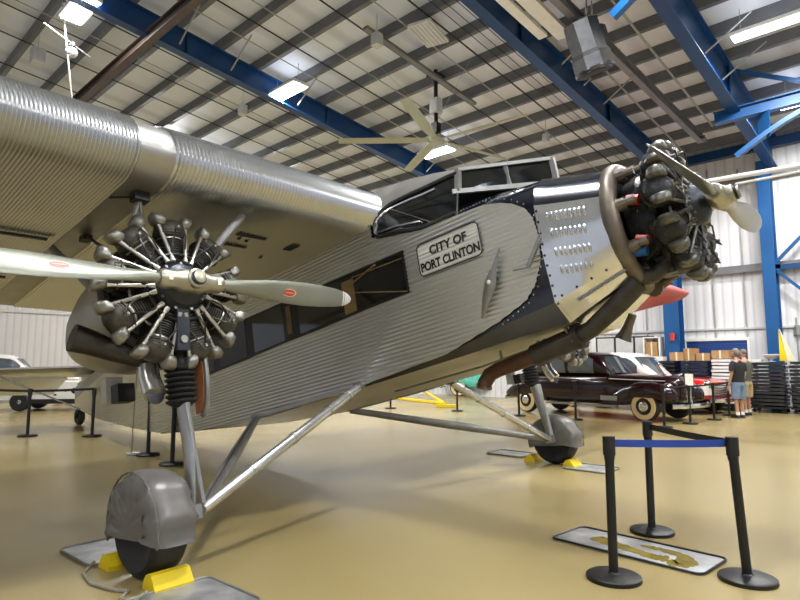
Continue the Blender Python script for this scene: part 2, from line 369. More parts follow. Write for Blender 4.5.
# other ceiling steel
tag(MB().ibeam(W(5.9, 8, 9.72), W(5.9, 26, 9.72), .2, .3, .03).build('crane_beam', 'brown', smooth=False), 'dark brown I-beam crossing the ceiling at upper left', 'beam')
tag(MB().ibeam(W(5, 5.62, 9.35), W(18.8, 5.3, 8.25), .16, .26, .03).bar(W(18.75, 5.3, 8.28), W(18.95, 5.3, 8.2), .26, .1).build('runway_beam', 'greysteel', smooth=False), 'grey crane rail running behind the dark hanging unit', 'beam')
tag(MB().rbox((0, 0, 0), (3.2, .32, .1), .02).rbox((0, .42, .05), (2.8, .22, .08), .02).build('pale_rail', 'offwhite'), 'pale flat rail hanging at the top beside the dark unit', 'rail')
o = bpy.data.objects['pale_rail']; o.location = W(10.1, 6.0, 8.95); o.rotation_euler = (0, math.atan(.08), ANG1)
# conduits, wires and hanger rods
for b, r, mname, lab, a0, a1, dz in (
    (10.55, .022, 'conduit', 'black cable line through the middle of the ceiling, right of the ceiling fan mount', -4, 21, .34),
    (12.58, .022, 'conduit', 'black cable line on the ceiling between the long blue beam and the fan', -4, 21, .34),
    (8.87, .022, 'conduit', 'black cable line on the ceiling left of the middle blue beam', -4, 21, .34),
    (15.8, .02, 'conduit', 'black cable line just left of the left blue beam', -4, 21, .34),
    (18.7, .02, 'conduit', 'black cable line at the far left of the ceiling', -4, 21, .34),
    (17.2, .02, 'conduit', 'second black cable line left of the left blue beam', -4, 21, .34),
    (20.6, .02, 'conduit', 'black cable line nearest the left edge over the wing', -4, 21, .34),
    (9.5, .02, 'pipe', 'pale conduit right of the ceiling fan', -4, 21, .4),
    (6.4, .03, 'pipe', 'grey sprinkler pipe on the ceiling right of the middle blue beam', 6, 21, .5),
    (11.75, .018, 'pipe', 'thin pale conduit on the ceiling left of the fan', -4, 21, .45),
    (13.3, .018, 'pipe', 'thin pale conduit right beside the left blue beam', -4, 21, .4),
    (16.6, .018, 'pipe', 'thin pale conduit above the wing left of the left blue beam', -4, 21, .45),
    (5.0, .03, 'pipe', 'grey sprinkler pipe left of the tapered blue beam', 6, 19, .7)):
    tag(MB().tube([W(a0, b, roofz(a0) - dz), W(a1, b, roofz(a1) - dz)], r, 6).build('ceiling_conduit', mname), lab, 'conduit')
for k, b in enumerate((8.0, 8.25, 8.5)):
    tag(MB().tube([W(4, b, roofz(4) - .33), W(21, b, roofz(21) - .33)], .01, 5).build('ceiling_wire', 'conduit'), ('thin black wire left of the middle blue beam, nearest the beam', 'thin black wire left of the middle blue beam, middle of three', 'thin black wire left of the middle blue beam, furthest from the beam')[k-0], 'wire')
for k, (a, b) in enumerate(((6.6, 14.35), (8.1, 14.35), (10.4, 14.35), (14.4, 7.0), (15.6, 7.0), (13.2, 7.0), (16.4, 14.35), (14.8, 4.1), (16.2, 4.1))):
    s = 1 if b > 10 or b < 5 else 1
    tag(MB().tube([W(a, b - .13, roofz(a) - .9), W(a, b - 1.15, roofz(a) - .26)], .022, 6).build('flange_brace', 'pipe'), 'thin pale brace between a blue roof beam and the purlins', 'brace', 'flange braces of the roof beams')
tag(MB().bar(W(9.6, 10.35, roofz(9.6) - .42), W(14.2, 10.35, roofz(14.2) - .42), .16, .08).build('mounting_channel', 'greysteel', smooth=False), 'grey steel channel on the ceiling carrying the fan', 'channel')
# lamps -------------------------------------------------------------
def lamp(a, b, drop, lab, lx=1.3, ly=.5, rz=0, power=LAMP_W, tubes=6, up=.012):
    z = roofz(a) - drop
    t = thing('ceiling_lamp', lab, 'lamp', W(a, b, z), ANG1 + rz)
    MB().rbox((0, 0, .06), (lx + .08, ly + .08, .08), .02).build('housing', 'lampbox', t)
    mt = MB()
    for k in range(tubes):
        y = -ly/2 + ly*(k + .5)/tubes; mt.tube([(-lx/2, y, 0), (lx/2, y, 0)], ly/tubes*.36, 8)
    mt.build('tubes', 'lamp', t)
    MB().tube([(-lx*.4, 0, .1), (-lx*.4, 0, drop - .1)], .008, 5).tube([(lx*.4, 0, .1), (lx*.4, 0, drop - .1)], .008, 5).build('hanger', 'pipe', t)
    ld = bpy.data.lights.new('lamp_light', 'AREA'); ld.shape = 'RECTANGLE'; ld.size = lx; ld.size_y = ly; ld.energy = power; ld.color = (1, .985, .97)
    lo = bpy.data.objects.new('lamp_light', ld); COL.objects.link(lo); lo.parent = t; lo.location = (0, 0, -.06)
    lu = bpy.data.lights.new('ceiling_fill_light', 'AREA'); lu.shape = 'RECTANGLE'; lu.size = lx; lu.size_y = ly; lu.energy = power*up; lu.color = (.95, .98, 1)  # added upward light, only there to brighten the ceiling
    lo = bpy.data.objects.new('ceiling_fill_light', lu); COL.objects.link(lo); lo.parent = t; lo.location = (0, 0, .13); lo.rotation_euler = (pi, 0, 0)
lamp(4.46, 15.1, .8, 'bright six-tube ceiling lamp at the upper left corner', rz=pi/2)
lamp(9.85, 14.0, .8, 'bright ceiling lamp in front of the left blue beam, above the wing', rz=pi/2)
lamp(15.55, 13.0, .8, 'bright ceiling lamp below the fan, near the cockpit roof', rz=pi/2)
lamp(14.8, 2.55, .8, 'long bright ceiling lamp at the upper right', 1.6, .32, tubes=3, rz=pi/2)
lamp(18.7, 2.4, .8, 'ceiling lamp cut by the right edge under the blue strut', 1.6, .4, tubes=3, rz=pi/2)
lamp(9.8, 3.2, .8, 'ceiling lamp outside the frame above the front posts')
for a, b in ((4.0, 2.5), (4, -7), (11, -7), (-3, -7), (11, 24), (17, 24), (-8, 3)):
    lamp(a, b, .8, 'unseen ceiling lamp with added uplight, outside the frame', up=2.2)  # unseen lamps whose strong uplight is added to lighten the ceiling
    COL.objects  # keep collection alive
for o in list(COL.objects):
    if o.get('label') == 'unseen ceiling lamp with added uplight, outside the frame': o['group'] = 'unseen ceiling lamps with added uplight'
# unlit ceiling panel
t = thing('unlit_lamp', 'unlit white slatted ceiling fixture hanging above the fan', 'lamp', W(10.6, 9.1, roofz(10.6) - .55), ANG1 + .25)
MB().rbox((0, 0, 0), (1.1, .62, .07), .02).build('housing', 'lampbox', t)
ms = MB()
for k in range(6): ms.tube([(-.5, -.25 + k*.1, -.05), (.5, -.25 + k*.1, -.05)], .02, 6)
ms.build('tubes', 'grey', t)
# white hanging boxes
for a, b, dz, s, lab in ((9.84, 10.17, .7, .3, 'white box hanging from the ceiling left of the fan'), (9.75, 16.3, .7, .3, 'white box hanging above the corrugated wing'),
                      (4.44, 18.44, .75, .42, 'pale box hanging beside the silver ball at upper left'), (16.87, 9.43, .7, .24, 'small pale box hanging above the cockpit')):
    t = thing('hanging_box', lab, 'box', W(a, b, roofz(a) - dz), ANG1)
    MB().rbox((0, 0, 0), (s*.8, s*.8, s*1.05), .04).build('case', 'grey', t)
    MB().tube([(0, 0, s*.5), (0, 0, dz)], .008, 5).build('rod', 'pipe', t)
# silver ball on a rod
z = roofz(4.6) - 1.5
t = thing('silver_ball_lamp', 'silver faceted ball hung from a pale rod at upper left', 'ball', W(4.58, 15.95, z), ANG1)
MB().ell((0, 0, 0), (.15, .15, .14), n=14, m=9).build('ball', 'silver', t, ang=10)
MB().ell((0, 0, .17), (.1, .06, .06)).tube([(0, -.1, .2), (0, .1, .2)], .05, 8).build('mount', 'black', t)
MB().tube([(-.75, -.35, .33), (.55, .35, .22)], .018, 6).build('rod', 'pipe', t)
tag(MB().tube([W(4.3, 15.95, roofz(4.3) - .3), W(4.75, 15.9, 7.4)], .022, 8).build('drop_pipe', 'pipe'), 'pale vertical pipe dropping behind the wing at upper left', 'pipe')
# dark hanging unit
cpos = W(11.5, 5.38, 8.25)
t = thing('hanging_unit', 'dark faceted metal unit hanging from the rails at top right', 'unit', cpos, ANG1)
TT = Rx(radians(-8)) @ Ry(radians(-20)) @ Matrix.Scale(1.28, 4)
mu = MB()
mu.lathe([(.26, .42), (.30, .38), (.30, -.12), (.34, -.2), (.34, -.42), (.28, -.46)], 8, 0, TT)
mu.build('housing', 'track', t, ang=10)
MB().box((.1, -.29, .08), (.2, .06, .3), 0, TT).build('slot_cover', 'black', t)
MB().lathe([(.02, -.455), (.33, -.455), (.33, -.40), (.26, -.475), (.12, -.5), (.1, -.47), (.02, -.47)], 16, 0, TT).build('dark_face', 'black', t, ang=25)
MB().tube([(0, 0, .4), (.03, 0, 1.1)], .025, 8).tube([(.18, -.05, .35), (.18, -.05, 1.1)], .02, 8).build('hanger', 'chrome', t)
MB().box((.34, .0, .1), (.14, .3, .3), 0, TT).tube([(.36, -.12, -.05), (.4, 0, -.2), (.36, .12, -.05)], .03, 8, 0, TT).build('junction_box', 'greysteel', t)
# ceiling fan
fa, fb = 12.5, 10.47; fz = roofz(fa) - 2.2
t = thing('ceiling_fan', 'large five-bladed industrial ceiling fan with pale green blades', 'fan', W(fa, fb, fz), ANG1)
MB().lathe([(.02, -.12), (.2, -.1), (.24, 0), (.22, .08), (.06, .12)], 20).build('hub', 'fan', t)
MB().tube([(0, 0, .1), (0, 0, 2.1)], .06, 10).box((0, 0, .35), (.2, .2, .3)).box((0, 0, 1.9), (.4, .4, .06)).build('downrod', 'black', t)
MB().rbox((.0, 0, 1.0), (.26, .3, .42), .03).build('motor_box', 'grey', t)
for k in range(5):
    th = radians(-84 + 72*k); prof = []
    mb_ = MB()
    rings = []
    for r_, c_, h_ in ((.15, .09, .03), (.5, .11, .03), (.9, .14, .03), (2.4, .13, .028), (2.8, .12, .02)):
        rings.append([(r_, c_*cos(q), h_*sin(q) + .25*c_*cos(q)) for q in [2*pi*i/10 for i in range(10)]])
    mb_.loft(rings, 0, Rz(th)); mb_.build('fan_blade', 'fan', t)
for k in range(3):
    th = 2*pi*k/3 + .4
    tag(MB().tube([(.1*cos(th), .1*sin(th), .6), (1.6*cos(th), 1.6*sin(th), 2.05)], .006, 4).build('guy_wire', 'pipe', t))

# ------------------------------------------------------------------ the airplane
HD = Vector((.753, -.658, 0)).normalized(); PT = radians(11.6)
PX_ = HD*cos(PT) + Vector((0, 0, sin(PT))); PY_ = Vector((-HD.y, HD.x, 0)); PZ_ = -HD*sin(PT) + Vector((0, 0, cos(PT)))
P0 = Vector((.278, 6.5607, .42))
PM = Matrix(((PX_.x, PY_.x, PZ_.x, P0.x), (PX_.y, PY_.y, PZ_.y, P0.y), (PX_.z, PY_.z, PZ_.z, P0.z), (0, 0, 0, 1)))
plane = thing('airplane', 'silver corrugated three-engine propeller airplane with a navy nose stripe', 'airplane')
plane.matrix_world = PM
HW = [(-11.4, .09), (-10, .2), (-8.6, .32), (-7, .45), (-6, .53), (-4.5, .64), (-3.3, .72), (-1.8, .775), (-.4, .78), (1.7, .78), (2.22, .745)]
ZB = [(-11.4, 2.3), (-10, 1.98), (-8.6, 1.66), (-7, 1.36), (-6, 1.17), (-4.5, .90), (-3.3, .80), (-1.8, .765), (-.37, .81), (1.1, .87), (1.7, .92), (2.22, .95)]
ZT = [(-11.4, 2.88), (-9, 2.8), (-7, 2.64), (-3, 2.6), (.4, 2.56), (.42, 2.14), (1.0, 2.12), (1.3, 2.2), (1.42, 2.4), (2.22, 2.33)]
def ybend(x): return .8*(max(0, -x - 4)/7.4)**1.3
def fsec(x):
    return [(a, y + ybend(x), z) for a, y, z in fsec0(x)]
def fsec0(x):
    h = lerp(HW, x); b = lerp(ZB, x); t = lerp(ZT, x); sh = min(.42, (t - b)*.22)
    if x < 1.05: pts = [(h - .06, b), (h, b + .05), (h, b + (t-b)*.4), (h, t - .12), (h - .1, t - .03), (h*.5, t), (0.001, t + .01)]
    else:
        k = min(1, (x - 1.05)/1.17)
        p0 = [(h - .06, b), (h, b + .05), (h, 1.5), (h, 2.0), (h - .03, 2.14), (h*.75, t - .05), (h*.45, t), (0.001, t + .01)]
        p1 = [(h - .22, b), (h - .02, b + .16), (h + .01, 1.5), (h - .02, 1.95), (h - .1, 2.12), (h - .3, 2.26), (h*.35, 2.325), (0.001, 2.34)]
        pts = [(a[0]*(1-k) + c_[0]*k, a[1]*(1-k) + c_[1]*k) for a, c_ in zip(p0, p1)]
        return [(x, -y, z) for y, z in pts] + [(x, y, z) for y, z in pts[::-1]]
    pts = pts[:4] + [((pts[3][0] + pts[4][0])/2 + .02, (pts[3][1] + pts[4][1])/2 + .01)] + pts[4:]
    return [(x, -y, z) for y, z in pts] + [(x, y, z) for y, z in pts[::-1]]
xs = [-11.4, -10.7, -10, -9.3, -8.6, -7.8, -7, -6, -5.2, -4.5, -3.3, -2.5, -1.8, -1, -.37, .38, .5, .8, 1.05, 1.2, 1.42, 1.6, 1.8, 2.0, 2.22]
secs = [[(p[0], p[1] if x < -4.6 else p[1]*(1 if abs(p[1]) < .02 else 1 - .006/abs(p[1])), p[2]) for p in fsec(x)] for x in xs]
N_ = len(secs[0])
fus = MB().loft(secs, lambda i, k: 1 if k in (N_-1, ) else (0 if xs[i] > -.4 else 2)).build('fuselage', ['navy', 'belly', 'flatalu'], plane, ang=30)
# corrugated side skins
XF = [(.76, -1.7), (.80, -.42), (.835, 0), (.92, 1.1), (1.07, 1.69), (1.18, 1.97), (1.29, 2.08), (1.47, 2.17), (1.69, 2.195), (1.85, 2.18), (1.95, 2.13), (2.03, 2.03), (2.09, 1.9), (2.13, 1.72), (2.145, 1.3), (2.155, 1.05), (2.2, .75), (2.26, .47), (2.3, .40), (2.62, .4)]
XR = [(.76, -1.9), (.80, -3.3), (.90, -4.5), (1.17, -6), (1.36, -7), (1.66, -8.6), (1.98, -10), (2.3, -11.35), (2.5, -11.35), (2.62, -11.35)]
def corrug_side(s, name):
    m = MB(); zs = []; z = .765
    while z <= 2.5: zs.append(z); z += .0068
    rows = []
    us = [0, .08, .15, .22, .3, .36, .42, .47, .52, .56, .6, .67, .73, .78, .83, .88, .92, .95, .975, 1]
    for i, z in enumerate(zs):
        a, b = lerp(XR, z), lerp(XF, z); am = .0075*cos(2*pi*i/6)
        rows.append([(a + (b-a)*u, ybend(a + (b-a)*u) + s*(lerp(HW, a + (b-a)*u) + .008 + am - .02*max(0, z - 2.3)), z) for u in us])
    m.loft(rows, 0, None, False, False)
    return m.build(name, 'aluside', fus, ang=60)
corrug_side(-1, 'corrugated_skin'); corrug_side(1, 'corrugated_skin')
# rivetted angle along the lower longeron
ml = MB(); 
for s in (-1, 1): ml.loft([[(x, s*(lerp(HW, x) + q), lerp(ZB, x) + zz) for q, zz in ((.016, .0), (.016, .05), (-.01, .05), (-.01, 0))] for x in (-1.86, -1.2, -.75, -.36)])
ml.build('longeron_angle', 'flatalu', fus)
mr = MB()
def dot(p, r=.007): mr.ell(p, (r, r*.8, r), n=6, m=4)
pts = [(x, -.786, z) for z, x in XF[4:14]]
def resample(P, step):
    out = []
    for p, q in zip(P, P[1:]):
        p = Vector(p); q = Vector(q); n = max(1, int((q-p).length/step))
        out += [p + (q-p)*k/n for k in range(n)]
    return out
for p in resample(pts, .06): dot((p.x + .03*(1 if p.z < 1.95 else .3), p.y, p.z + (.03 if p.z > 1.95 else -.03 if p.z < 1.3 else 0)))
for k in range(26): dot((.95 + k*.035, -.77 + .0, 2.165))
tag(mr.build('rivets', 'flatalu', fus), kind='stuff')
# nose cowl: from the square fuselage section to the round engine ring
def cowl(k, ang):
    pass
c0 = fsec(2.22); NC = len(c0)
zc = 1.67
def csec(t):
    out = []
    x = 2.2 + .56*t
    for (xx, y, z) in c0:
        an = atan2(z - zc, y); R = .555
        cy, cz = R*cos(an), zc + R*sin(an); k = t**.9
        out.append((x, (y*1.012)*(1-k) + cy*k, (zc + (z - zc)*1.012)*(1-k) + cz*k))
    return out
cw = MB().loft([csec(t) for t in (0, .15, .3, .5, .7, .85, 1)], lambda i, k: 1 if 3 <= k <= NC - 5 else 0, None, False).build('nose_cowl', ['polish', 'navy'], plane, ang=30)
def csurf(t, u):                                                   # u counts along the starboard side points 0..7
    s = csec(t); i = min(int(u), 6); f = u - i; a, b = Vector(s[i]), Vector(s[i+1]); return a + (b-a)*f
def u_at(t, z):
    lo, hi = 0, 7
    for _ in range(30):
        mid = (lo + hi)/2
        if csurf(t, mid).z < z: lo = mid
        else: hi = mid
    return lo
for z0, n, x0 in ((1.815, 9, 2.29), (1.66, 8, 2.30), (1.495, 8, 2.30), (1.345, 7, 2.305)):
    lv = MB()
    for k in range(n):
        x = x0 + k*.034; t = (x - 2.2)/.56; z = z0 + .012 - k*.004
        p = csurf(t, u_at(t, z - .042)); q = csurf(t, u_at(t, z + .042)); mid = csurf(t, u_at(t, z)) + Vector((.005, 0, 0))
        o_ = Vector((0, -1, .1))
        lv.tube([p - o_*.004, p*.75 + q*.25 + o_*.011, mid + o_*.014, p*.25 + q*.75 + o_*.011, q - o_*.004], [.004, .011, .012, .011, .004], 8)
    lv.build('louver_row', 'polish', cw)
mb_ = MB()
for k in range(10):
    for t, u in ((.02, .9 + k*.22), ) : 
        p = csurf(t, u); mb_.ell(p, (.012, .012, .012), n=6, m=4)
for k in range(9):
    p = csurf(.95, .6 + k*.3); mb_.ell(p, (.014, .014, .014), n=6, m=4)
for k in range(5):
    p = csurf(.1 + k*.2, 1.05); mb_.ell(p, (.012, .012, .012), n=6, m=4)
tag(mb_.build('cowl_fasteners', 'black', cw), kind='stuff')
dl = MB()
for k in range(24):
    t = .25 + .7*k/24; p = csurf(t, .55); dl.box(p, (.012, .05, .02))
dl.build('hinge_strip', 'flatalu', cw)
# sign with the name
sg = MB(); rows = []
zs = [1.692 + .315*i/40 for i in range(41)]
for i, z in enumerate(zs):
    e = 0; dz = min(z - 1.692, 2.007 - z)
    if dz < .05: e = .05 - sqrt(max(0, .05**2 - (.05 - dz)**2))
    rows.append([(x, -(.7925 + .0045*(1, 0, -1, 0)[i % 4]), z) for x in (.955 + e, 1.3, 1.67 - e)])
sg.loft(rows, 0, None, False, False)
sign = sg.build('name_sign', 'white', fus, ang=60); sign['label'] = 'white name panel with black rim reading CITY OF PORT CLINTON'
rim = []
for cx, cz, a0 in ((1.62, 1.957, 0), (1.005, 1.957, 90), (1.005, 1.742, 180), (1.62, 1.742, 270)):
    for k in range(6): a_ = radians(a0 + 18*k); rim.append((cx + .05*cos(a_), -.797, cz + .05*sin(a_)))
rim.append(rim[0]); MB().tube(rim, .006, 6).build('sign_rim', 'black', fus)
def text(body, size, x, z, parent, y=-.8, mname='black', sp=1.0, name='lettering', bold=.003):
    cu = bpy.data.curves.new('lettering', 'FONT'); cu.body = body; cu.size = size; cu.extrude = .002; cu.space_character = sp; cu.align_x = 'CENTER'; cu.offset = bold
    o = bpy.data.objects.new('tmp', cu); COL.objects.link(o)
    bpy.context.view_layer.update()
    me = bpy.data.meshes.new_from_object(o.evaluated_get(bpy.context.evaluated_depsgraph_get()))
    bpy.data.objects.remove(o)
    n = bpy.data.objects.new(name, me); COL.objects.link(n); me.materials.clear(); me.materials.append(M[mname])
    n.parent = parent; n.location = (x, y, z); n.rotation_euler = (pi/2, 0, 0)
    return n
t1 = text('CITY OF', .118, 1.32, 1.872, fus); t1.scale.x = .98
t2 = text('PORT CLINTON', .118, 1.315, 1.735, fus); t2.scale.x = .80
# cabin windows
def strip(x0, x1, zf0, zf1, y0, y1, mi=0, m=None):
    n = max(2, int((x1-x0)/.4) + 1); rr = []
    for k in range(n + 1):
        x = x0 + (x1-x0)*k/n; h = lerp(HW, x)
        rr.append([(x, -(h + y0), zf0(x)), (x, -(h + y1), zf0(x)), (x, -(h + y1), zf1(x)), (x, -(h + y0), zf1(x))])
    return (m or MB()).loft(rr, mi)
zlo = lambda x: 1.575 + .028*x; zhi = lambda x: 2.03
win = strip(-3.7, .785, zlo, zhi, -.02, .016).build('cabin_windows', 'black', fus, ang=20)
for x0, x1 in ((-.88, .755), (-1.78, -1.17), (-2.6, -1.95), (-3.5, -2.75)):
    m = strip(x0, x1, lambda x: zlo(x) + .03, lambda x: zhi(x) - .025, .016, .019); m.build('window_pane', 'glass', win, ang=20)
strip(-.12, .06, lambda x: zlo(x) + .03, lambda x: 1.96, .019, .022).build('curtain', 'wood', win)
strip(-1.1, -1.02, lambda x: zlo(x) + .08, lambda x: 1.96, .019, .022).build('curtain', 'wood', win)
MB().tube([(.05, -.803, 1.97), (.76, -.803, 1.95)], .006, 5).tube([(-.05, -.803, 1.83), (.76, -.803, 1.61)], .006, 5).tube([(-.1, -.803, 1.87), (.4, -.803, 2.0)], .012, 5).build('window_cords', 'wood', win)
# cockpit canopy
def can(x, L):
    return [(x, -y, z) for y, z in L] + [(x, y, z) for y, z in L[::-1][1:]]
S0 = can(.3, [(.785, 2.26), (.74, 2.45), (.66, 2.72), (.46, 2.97), (0, 3.04)])
S1 = can(.62, [(.785, 2.2), (.72, 2.45), (.62, 2.69), (.45, 2.92), (0, 3.0)])
S2 = can(1.05, [(.785, 2.14), (.70, 2.43), (.605, 2.665), (.43, 2.84), (0, 2.92)])
S3 = can(1.47, [(.77, 2.14), (.68, 2.41), (.59, 2.65), (.4, 2.73), (0, 2.78)])
cp = MB().loft([S0, S1, S2, S3], 0, None, False, False)
cp.add([(1.47, -.59, 2.65), (1.47, -.4, 2.73), (1.47, 0, 2.78), (1.47, .4, 2.73), (1.47, .59, 2.65), (2.14, 0, 2.625)], [(0, 1, 5), (1, 2, 5), (2, 3, 5), (3, 4, 5)])
cpo = cp.build('cockpit_roof', 'flatalu', plane, ang=40)
# side glass (rounded at the rear) over the canopy side
def cside(x, v, off=.012):                                         # v: 0 at sill, 1 at eaves
    st = [(.3, S0), (.62, S1), (1.05, S2), (1.47, S3)]
    for (xa, A_), (xb, B_) in zip(st, st[1:]):
        if x <= xb or xb == 1.47:
            k = (x - xa)/(xb - xa); q = [Vector(a)*(1-k) + Vector(b)*k for a, b in zip(A_[:3], B_[:3])]
            f = v*2; i = min(int(f), 1); p = q[i] + (q[i+1] - q[i])*(f - i); p.y -= off; return p
def v_of(x, z):
    lo, hi = -1, 2
    for _ in range(30):
        mid = (lo + hi)/2
        if cside(x, mid).z < z: lo = mid
        else: hi = mid
    return lo
GX = [.44, .455, .49, .54, .62, .75, .9, 1.05, 1.2, 1.35, 1.46]
GB = [2.36, 2.31, 2.28, 2.265, 2.255, 2.24, 2.2, 2.165, 2.165, 2.165, 2.165]
GT = [2.44, 2.5, 2.545, 2.585, 2.615, 2.62, 2.625, 2.62, 2.62, 2.62, 2.61]
rows = [[cside(x, v_of(x, zb + (zt - zb)*j/6)) for j in range(7)] for x, zb, zt in zip(GX, GB, GT)]
g = MB().loft(rows, 0, None, False, False)
cg = g.build('cockpit_side_window', 'glass', cpo, ang=40)
edge = [r[0] for r in rows[::-1]] + [rows[0][3]] + [r[-1] for r in rows]
e2 = [p + Vector((0, -.008, 0)) for p in edge]
MB().tube(e2, .022, 6).build('window_rubber', 'black', cg)
edge_i = [rows[i][1] + Vector((0, -.006, 0)) for i in range(7, 0, -1)] + [rows[1][3] + Vector((.02, -.006, 0))] + [rows[i][5] + Vector((0, -.006, 0)) for i in range(1, 9)]
MB().tube(edge_i, .015, 6).tube([rows[4][5] + Vector((0, -.01, 0)), rows[8][0] + Vector((0, -.012, 0))], .007, 5).build('window_trim', 'chrome', cg)
# windshield
for s in (-1, 1):
    MB().add([(1.47, s*.66, 2.40), (2.14, 0, 2.36), (2.14, 0, 2.615), (1.47, s*.59, 2.64), (1.44, s*.64, 2.40), (2.1, 0, 2.36), (2.1, 0, 2.615), (1.44, s*.57, 2.64)],
             [(0, 1, 2, 3), (4, 7, 6, 5), (0, 3, 7, 4), (1, 5, 6, 2), (0, 4, 5, 1), (3, 2, 6, 7)]).build('windshield_pane', 'glass', cpo, ang=10)
wf = MB()
for s in (-1, 1):
    A_, B_, C_, D_ = Vector((1.46, s*.67, 2.405)), Vector((2.15, 0, 2.37)), Vector((2.15, 0, 2.625)), Vector((1.46, s*.6, 2.65))
    wf.bar(A_ - (B_-A_)*.06, B_, .04, .045); wf.bar(D_, C_, .04, .035); wf.bar(A_, D_, .05, .05)
    wf.bar(A_ + (B_-A_)*.52, D_ + (C_-D_)*.5, .03, .035)
wf.bar((2.15, 0, 2.36), (2.15, 0, 2.63), .05, .05)
wf.build('windshield_frame', 'strutd', cpo, ang=20)
MB().lathe([(.035, 0), (.035, .03), (.02, .045)], 14, 0, Tr(2.14, -.12, 2.335)).build('filler_cap', 'brass', fus)
# handle and stay on the side
hp = [(1.86, -.83, 1.67), (1.80, -.835, 1.57), (1.76, -.84, 1.50), (1.71, -.84, 1.40), (1.63, -.835, 1.27), (1.55, -.82, 1.13)]
MB().tube(hp[:3], [.008, .016, .022], 8).tube(hp[2:], [.035, .062, .04, .01], 8, flat=.4).build('wind_vane_handle', 'strutd', fus)
MB().ell((1.71, -.865, 1.41), (.02, .01, .02)).build('handle_badge', 'white', fus)
MB().tube([(1.76, -.8, 1.45), (1.71, -.84, 1.4)], .02, 6).build('handle_post', 'black', fus)
MB().bar((2.23, -.81, 1.64), (2.08, -.83, 1.43), .035, .03).bar((2.08, -.82, 1.43), (1.93, -.81, 1.45), .012, .012).build('door_stay', 'strutd', fus)
# ---- wing
AU = [(1, .008), (.85, .05), (.7, .095), (.55, .135), (.4, .165), (.3, .178), (.2, .175), (.14, .165), (.1, .154), (.075, .143), (.05, .128), (.035, .117), (.022, .104), (.012, .09), (.005, .075), (.001, .063),
      (0, .055), (.001, .047), (.005, .037), (.012, .027), (.022, .018), (.035, .010), (.05, .005), (.07, .001), (.1, 0), (.15, 0), (.2, 0), (.3, .0), (.4, .002), (.5, .003), (.65, .004), (.8, .004), (1, 0)]
def wsec(y, amp=0, side=-1):
    Y = abs(y)
    xl = lerp([(0, .5), (.78, .50), (3.08, .43), (4.5, .37), (11, .42)], Y); ch = lerp([(0, 4.02), (.78, 3.95), (3.08, 3.82), (10.9, 3.35), (11.1, 2.9)], Y)
    zb = lerp([(0, 2.38), (.78, 2.385), (3.08, 2.43), (11.8, 2.72)], Y); tk = lerp([(0, 1), (.78, 1), (3.08, 1.05), (5, 1.07), (10, .75), (11.8, .45)], Y)
    if Y > 10.9: xl -= (Y - 10.9)*.8
    pts = [Vector((xl - u*ch, y, zb + v*ch*tk)) for u, v in AU]
    if amp:
        out = []
        for i, p in enumerate(pts):
            tt = pts[min(i+1, len(pts)-1)] - pts[max(i-1, 0)]; nn = Vector((tt.z, 0, -tt.x)).normalized(); nn = -nn if i < 0 else nn
            out.append(p + nn*amp)
        pts = out
    return pts
def wing_part(name, y0, y1, pitch=.027, mname='alu', parent=None, amp=.0075):
    n = int(abs(y1 - y0)/pitch*4); m = MB()
    m.loft([wsec(y0 + (y1-y0)*i/n, amp*(1, 0, -1, 0)[i % 4]) for i in range(n + 1)], 0, None, False, True)
    return m.build(name, mname, parent, ang=70)
wc = wing_part('wing_center_section', -2.93, 2.93, .035, parent=plane)
wo = wing_part('starboard_outer_wing', -3.2, -11.1, parent=plane)
wp = wing_part('port_outer_wing', 3.2, 8.6, .064, parent=plane)
MB().loft([wsec(y, .004) for y in (8.6, 9.4, 10.3, 10.9, 11.0, 11.1)], 0, None, True).build('wing_tip', 'pinkred', wp)
for s in (-1, 1):
    jb = MB().loft([wsec(s*y, a_) for y, a_ in ((2.90, .0), (2.91, .012), (3.06, .013), (3.22, .012), (3.23, 0))], 0, None, False).build('wing_joint_band', 'flatalu', plane, ang=50)
    if s < 0:
        MB().loft([wsec(-3.235, .02), wsec(-3.25, .02)], 0, None, False).build('band_edge', 'engdark', jb)
hx = MB()
def under(x, y, dx, dy, T=.012):
    z = lerp([(0, 2.38), (.78, 2.385), (3.08, 2.43)], abs(y)) - .012; hx.box((x, y, z), (dx, dy, T))
under(-.36, -1.23, .16, .1); under(-.3, -1.77, .04, .34); under(-.58, -1.8, .03, .3); under(-.4, -1.85, .03, .03); under(-.42, -1.75, .03, .03); under(-.75, -1.35, .03, .03)
hx.build('inspection_hatches', 'engdark', wc)
sp = MB()
for x in (-1.3, -2.45):
    for y0, y1 in ((-3.3, -9.0),):
        sp.bar((x + .1, y0, 2.425), (x - .25, y1, 2.62), .03, .02)
sp.build('spar_seams', 'engdark', wo)
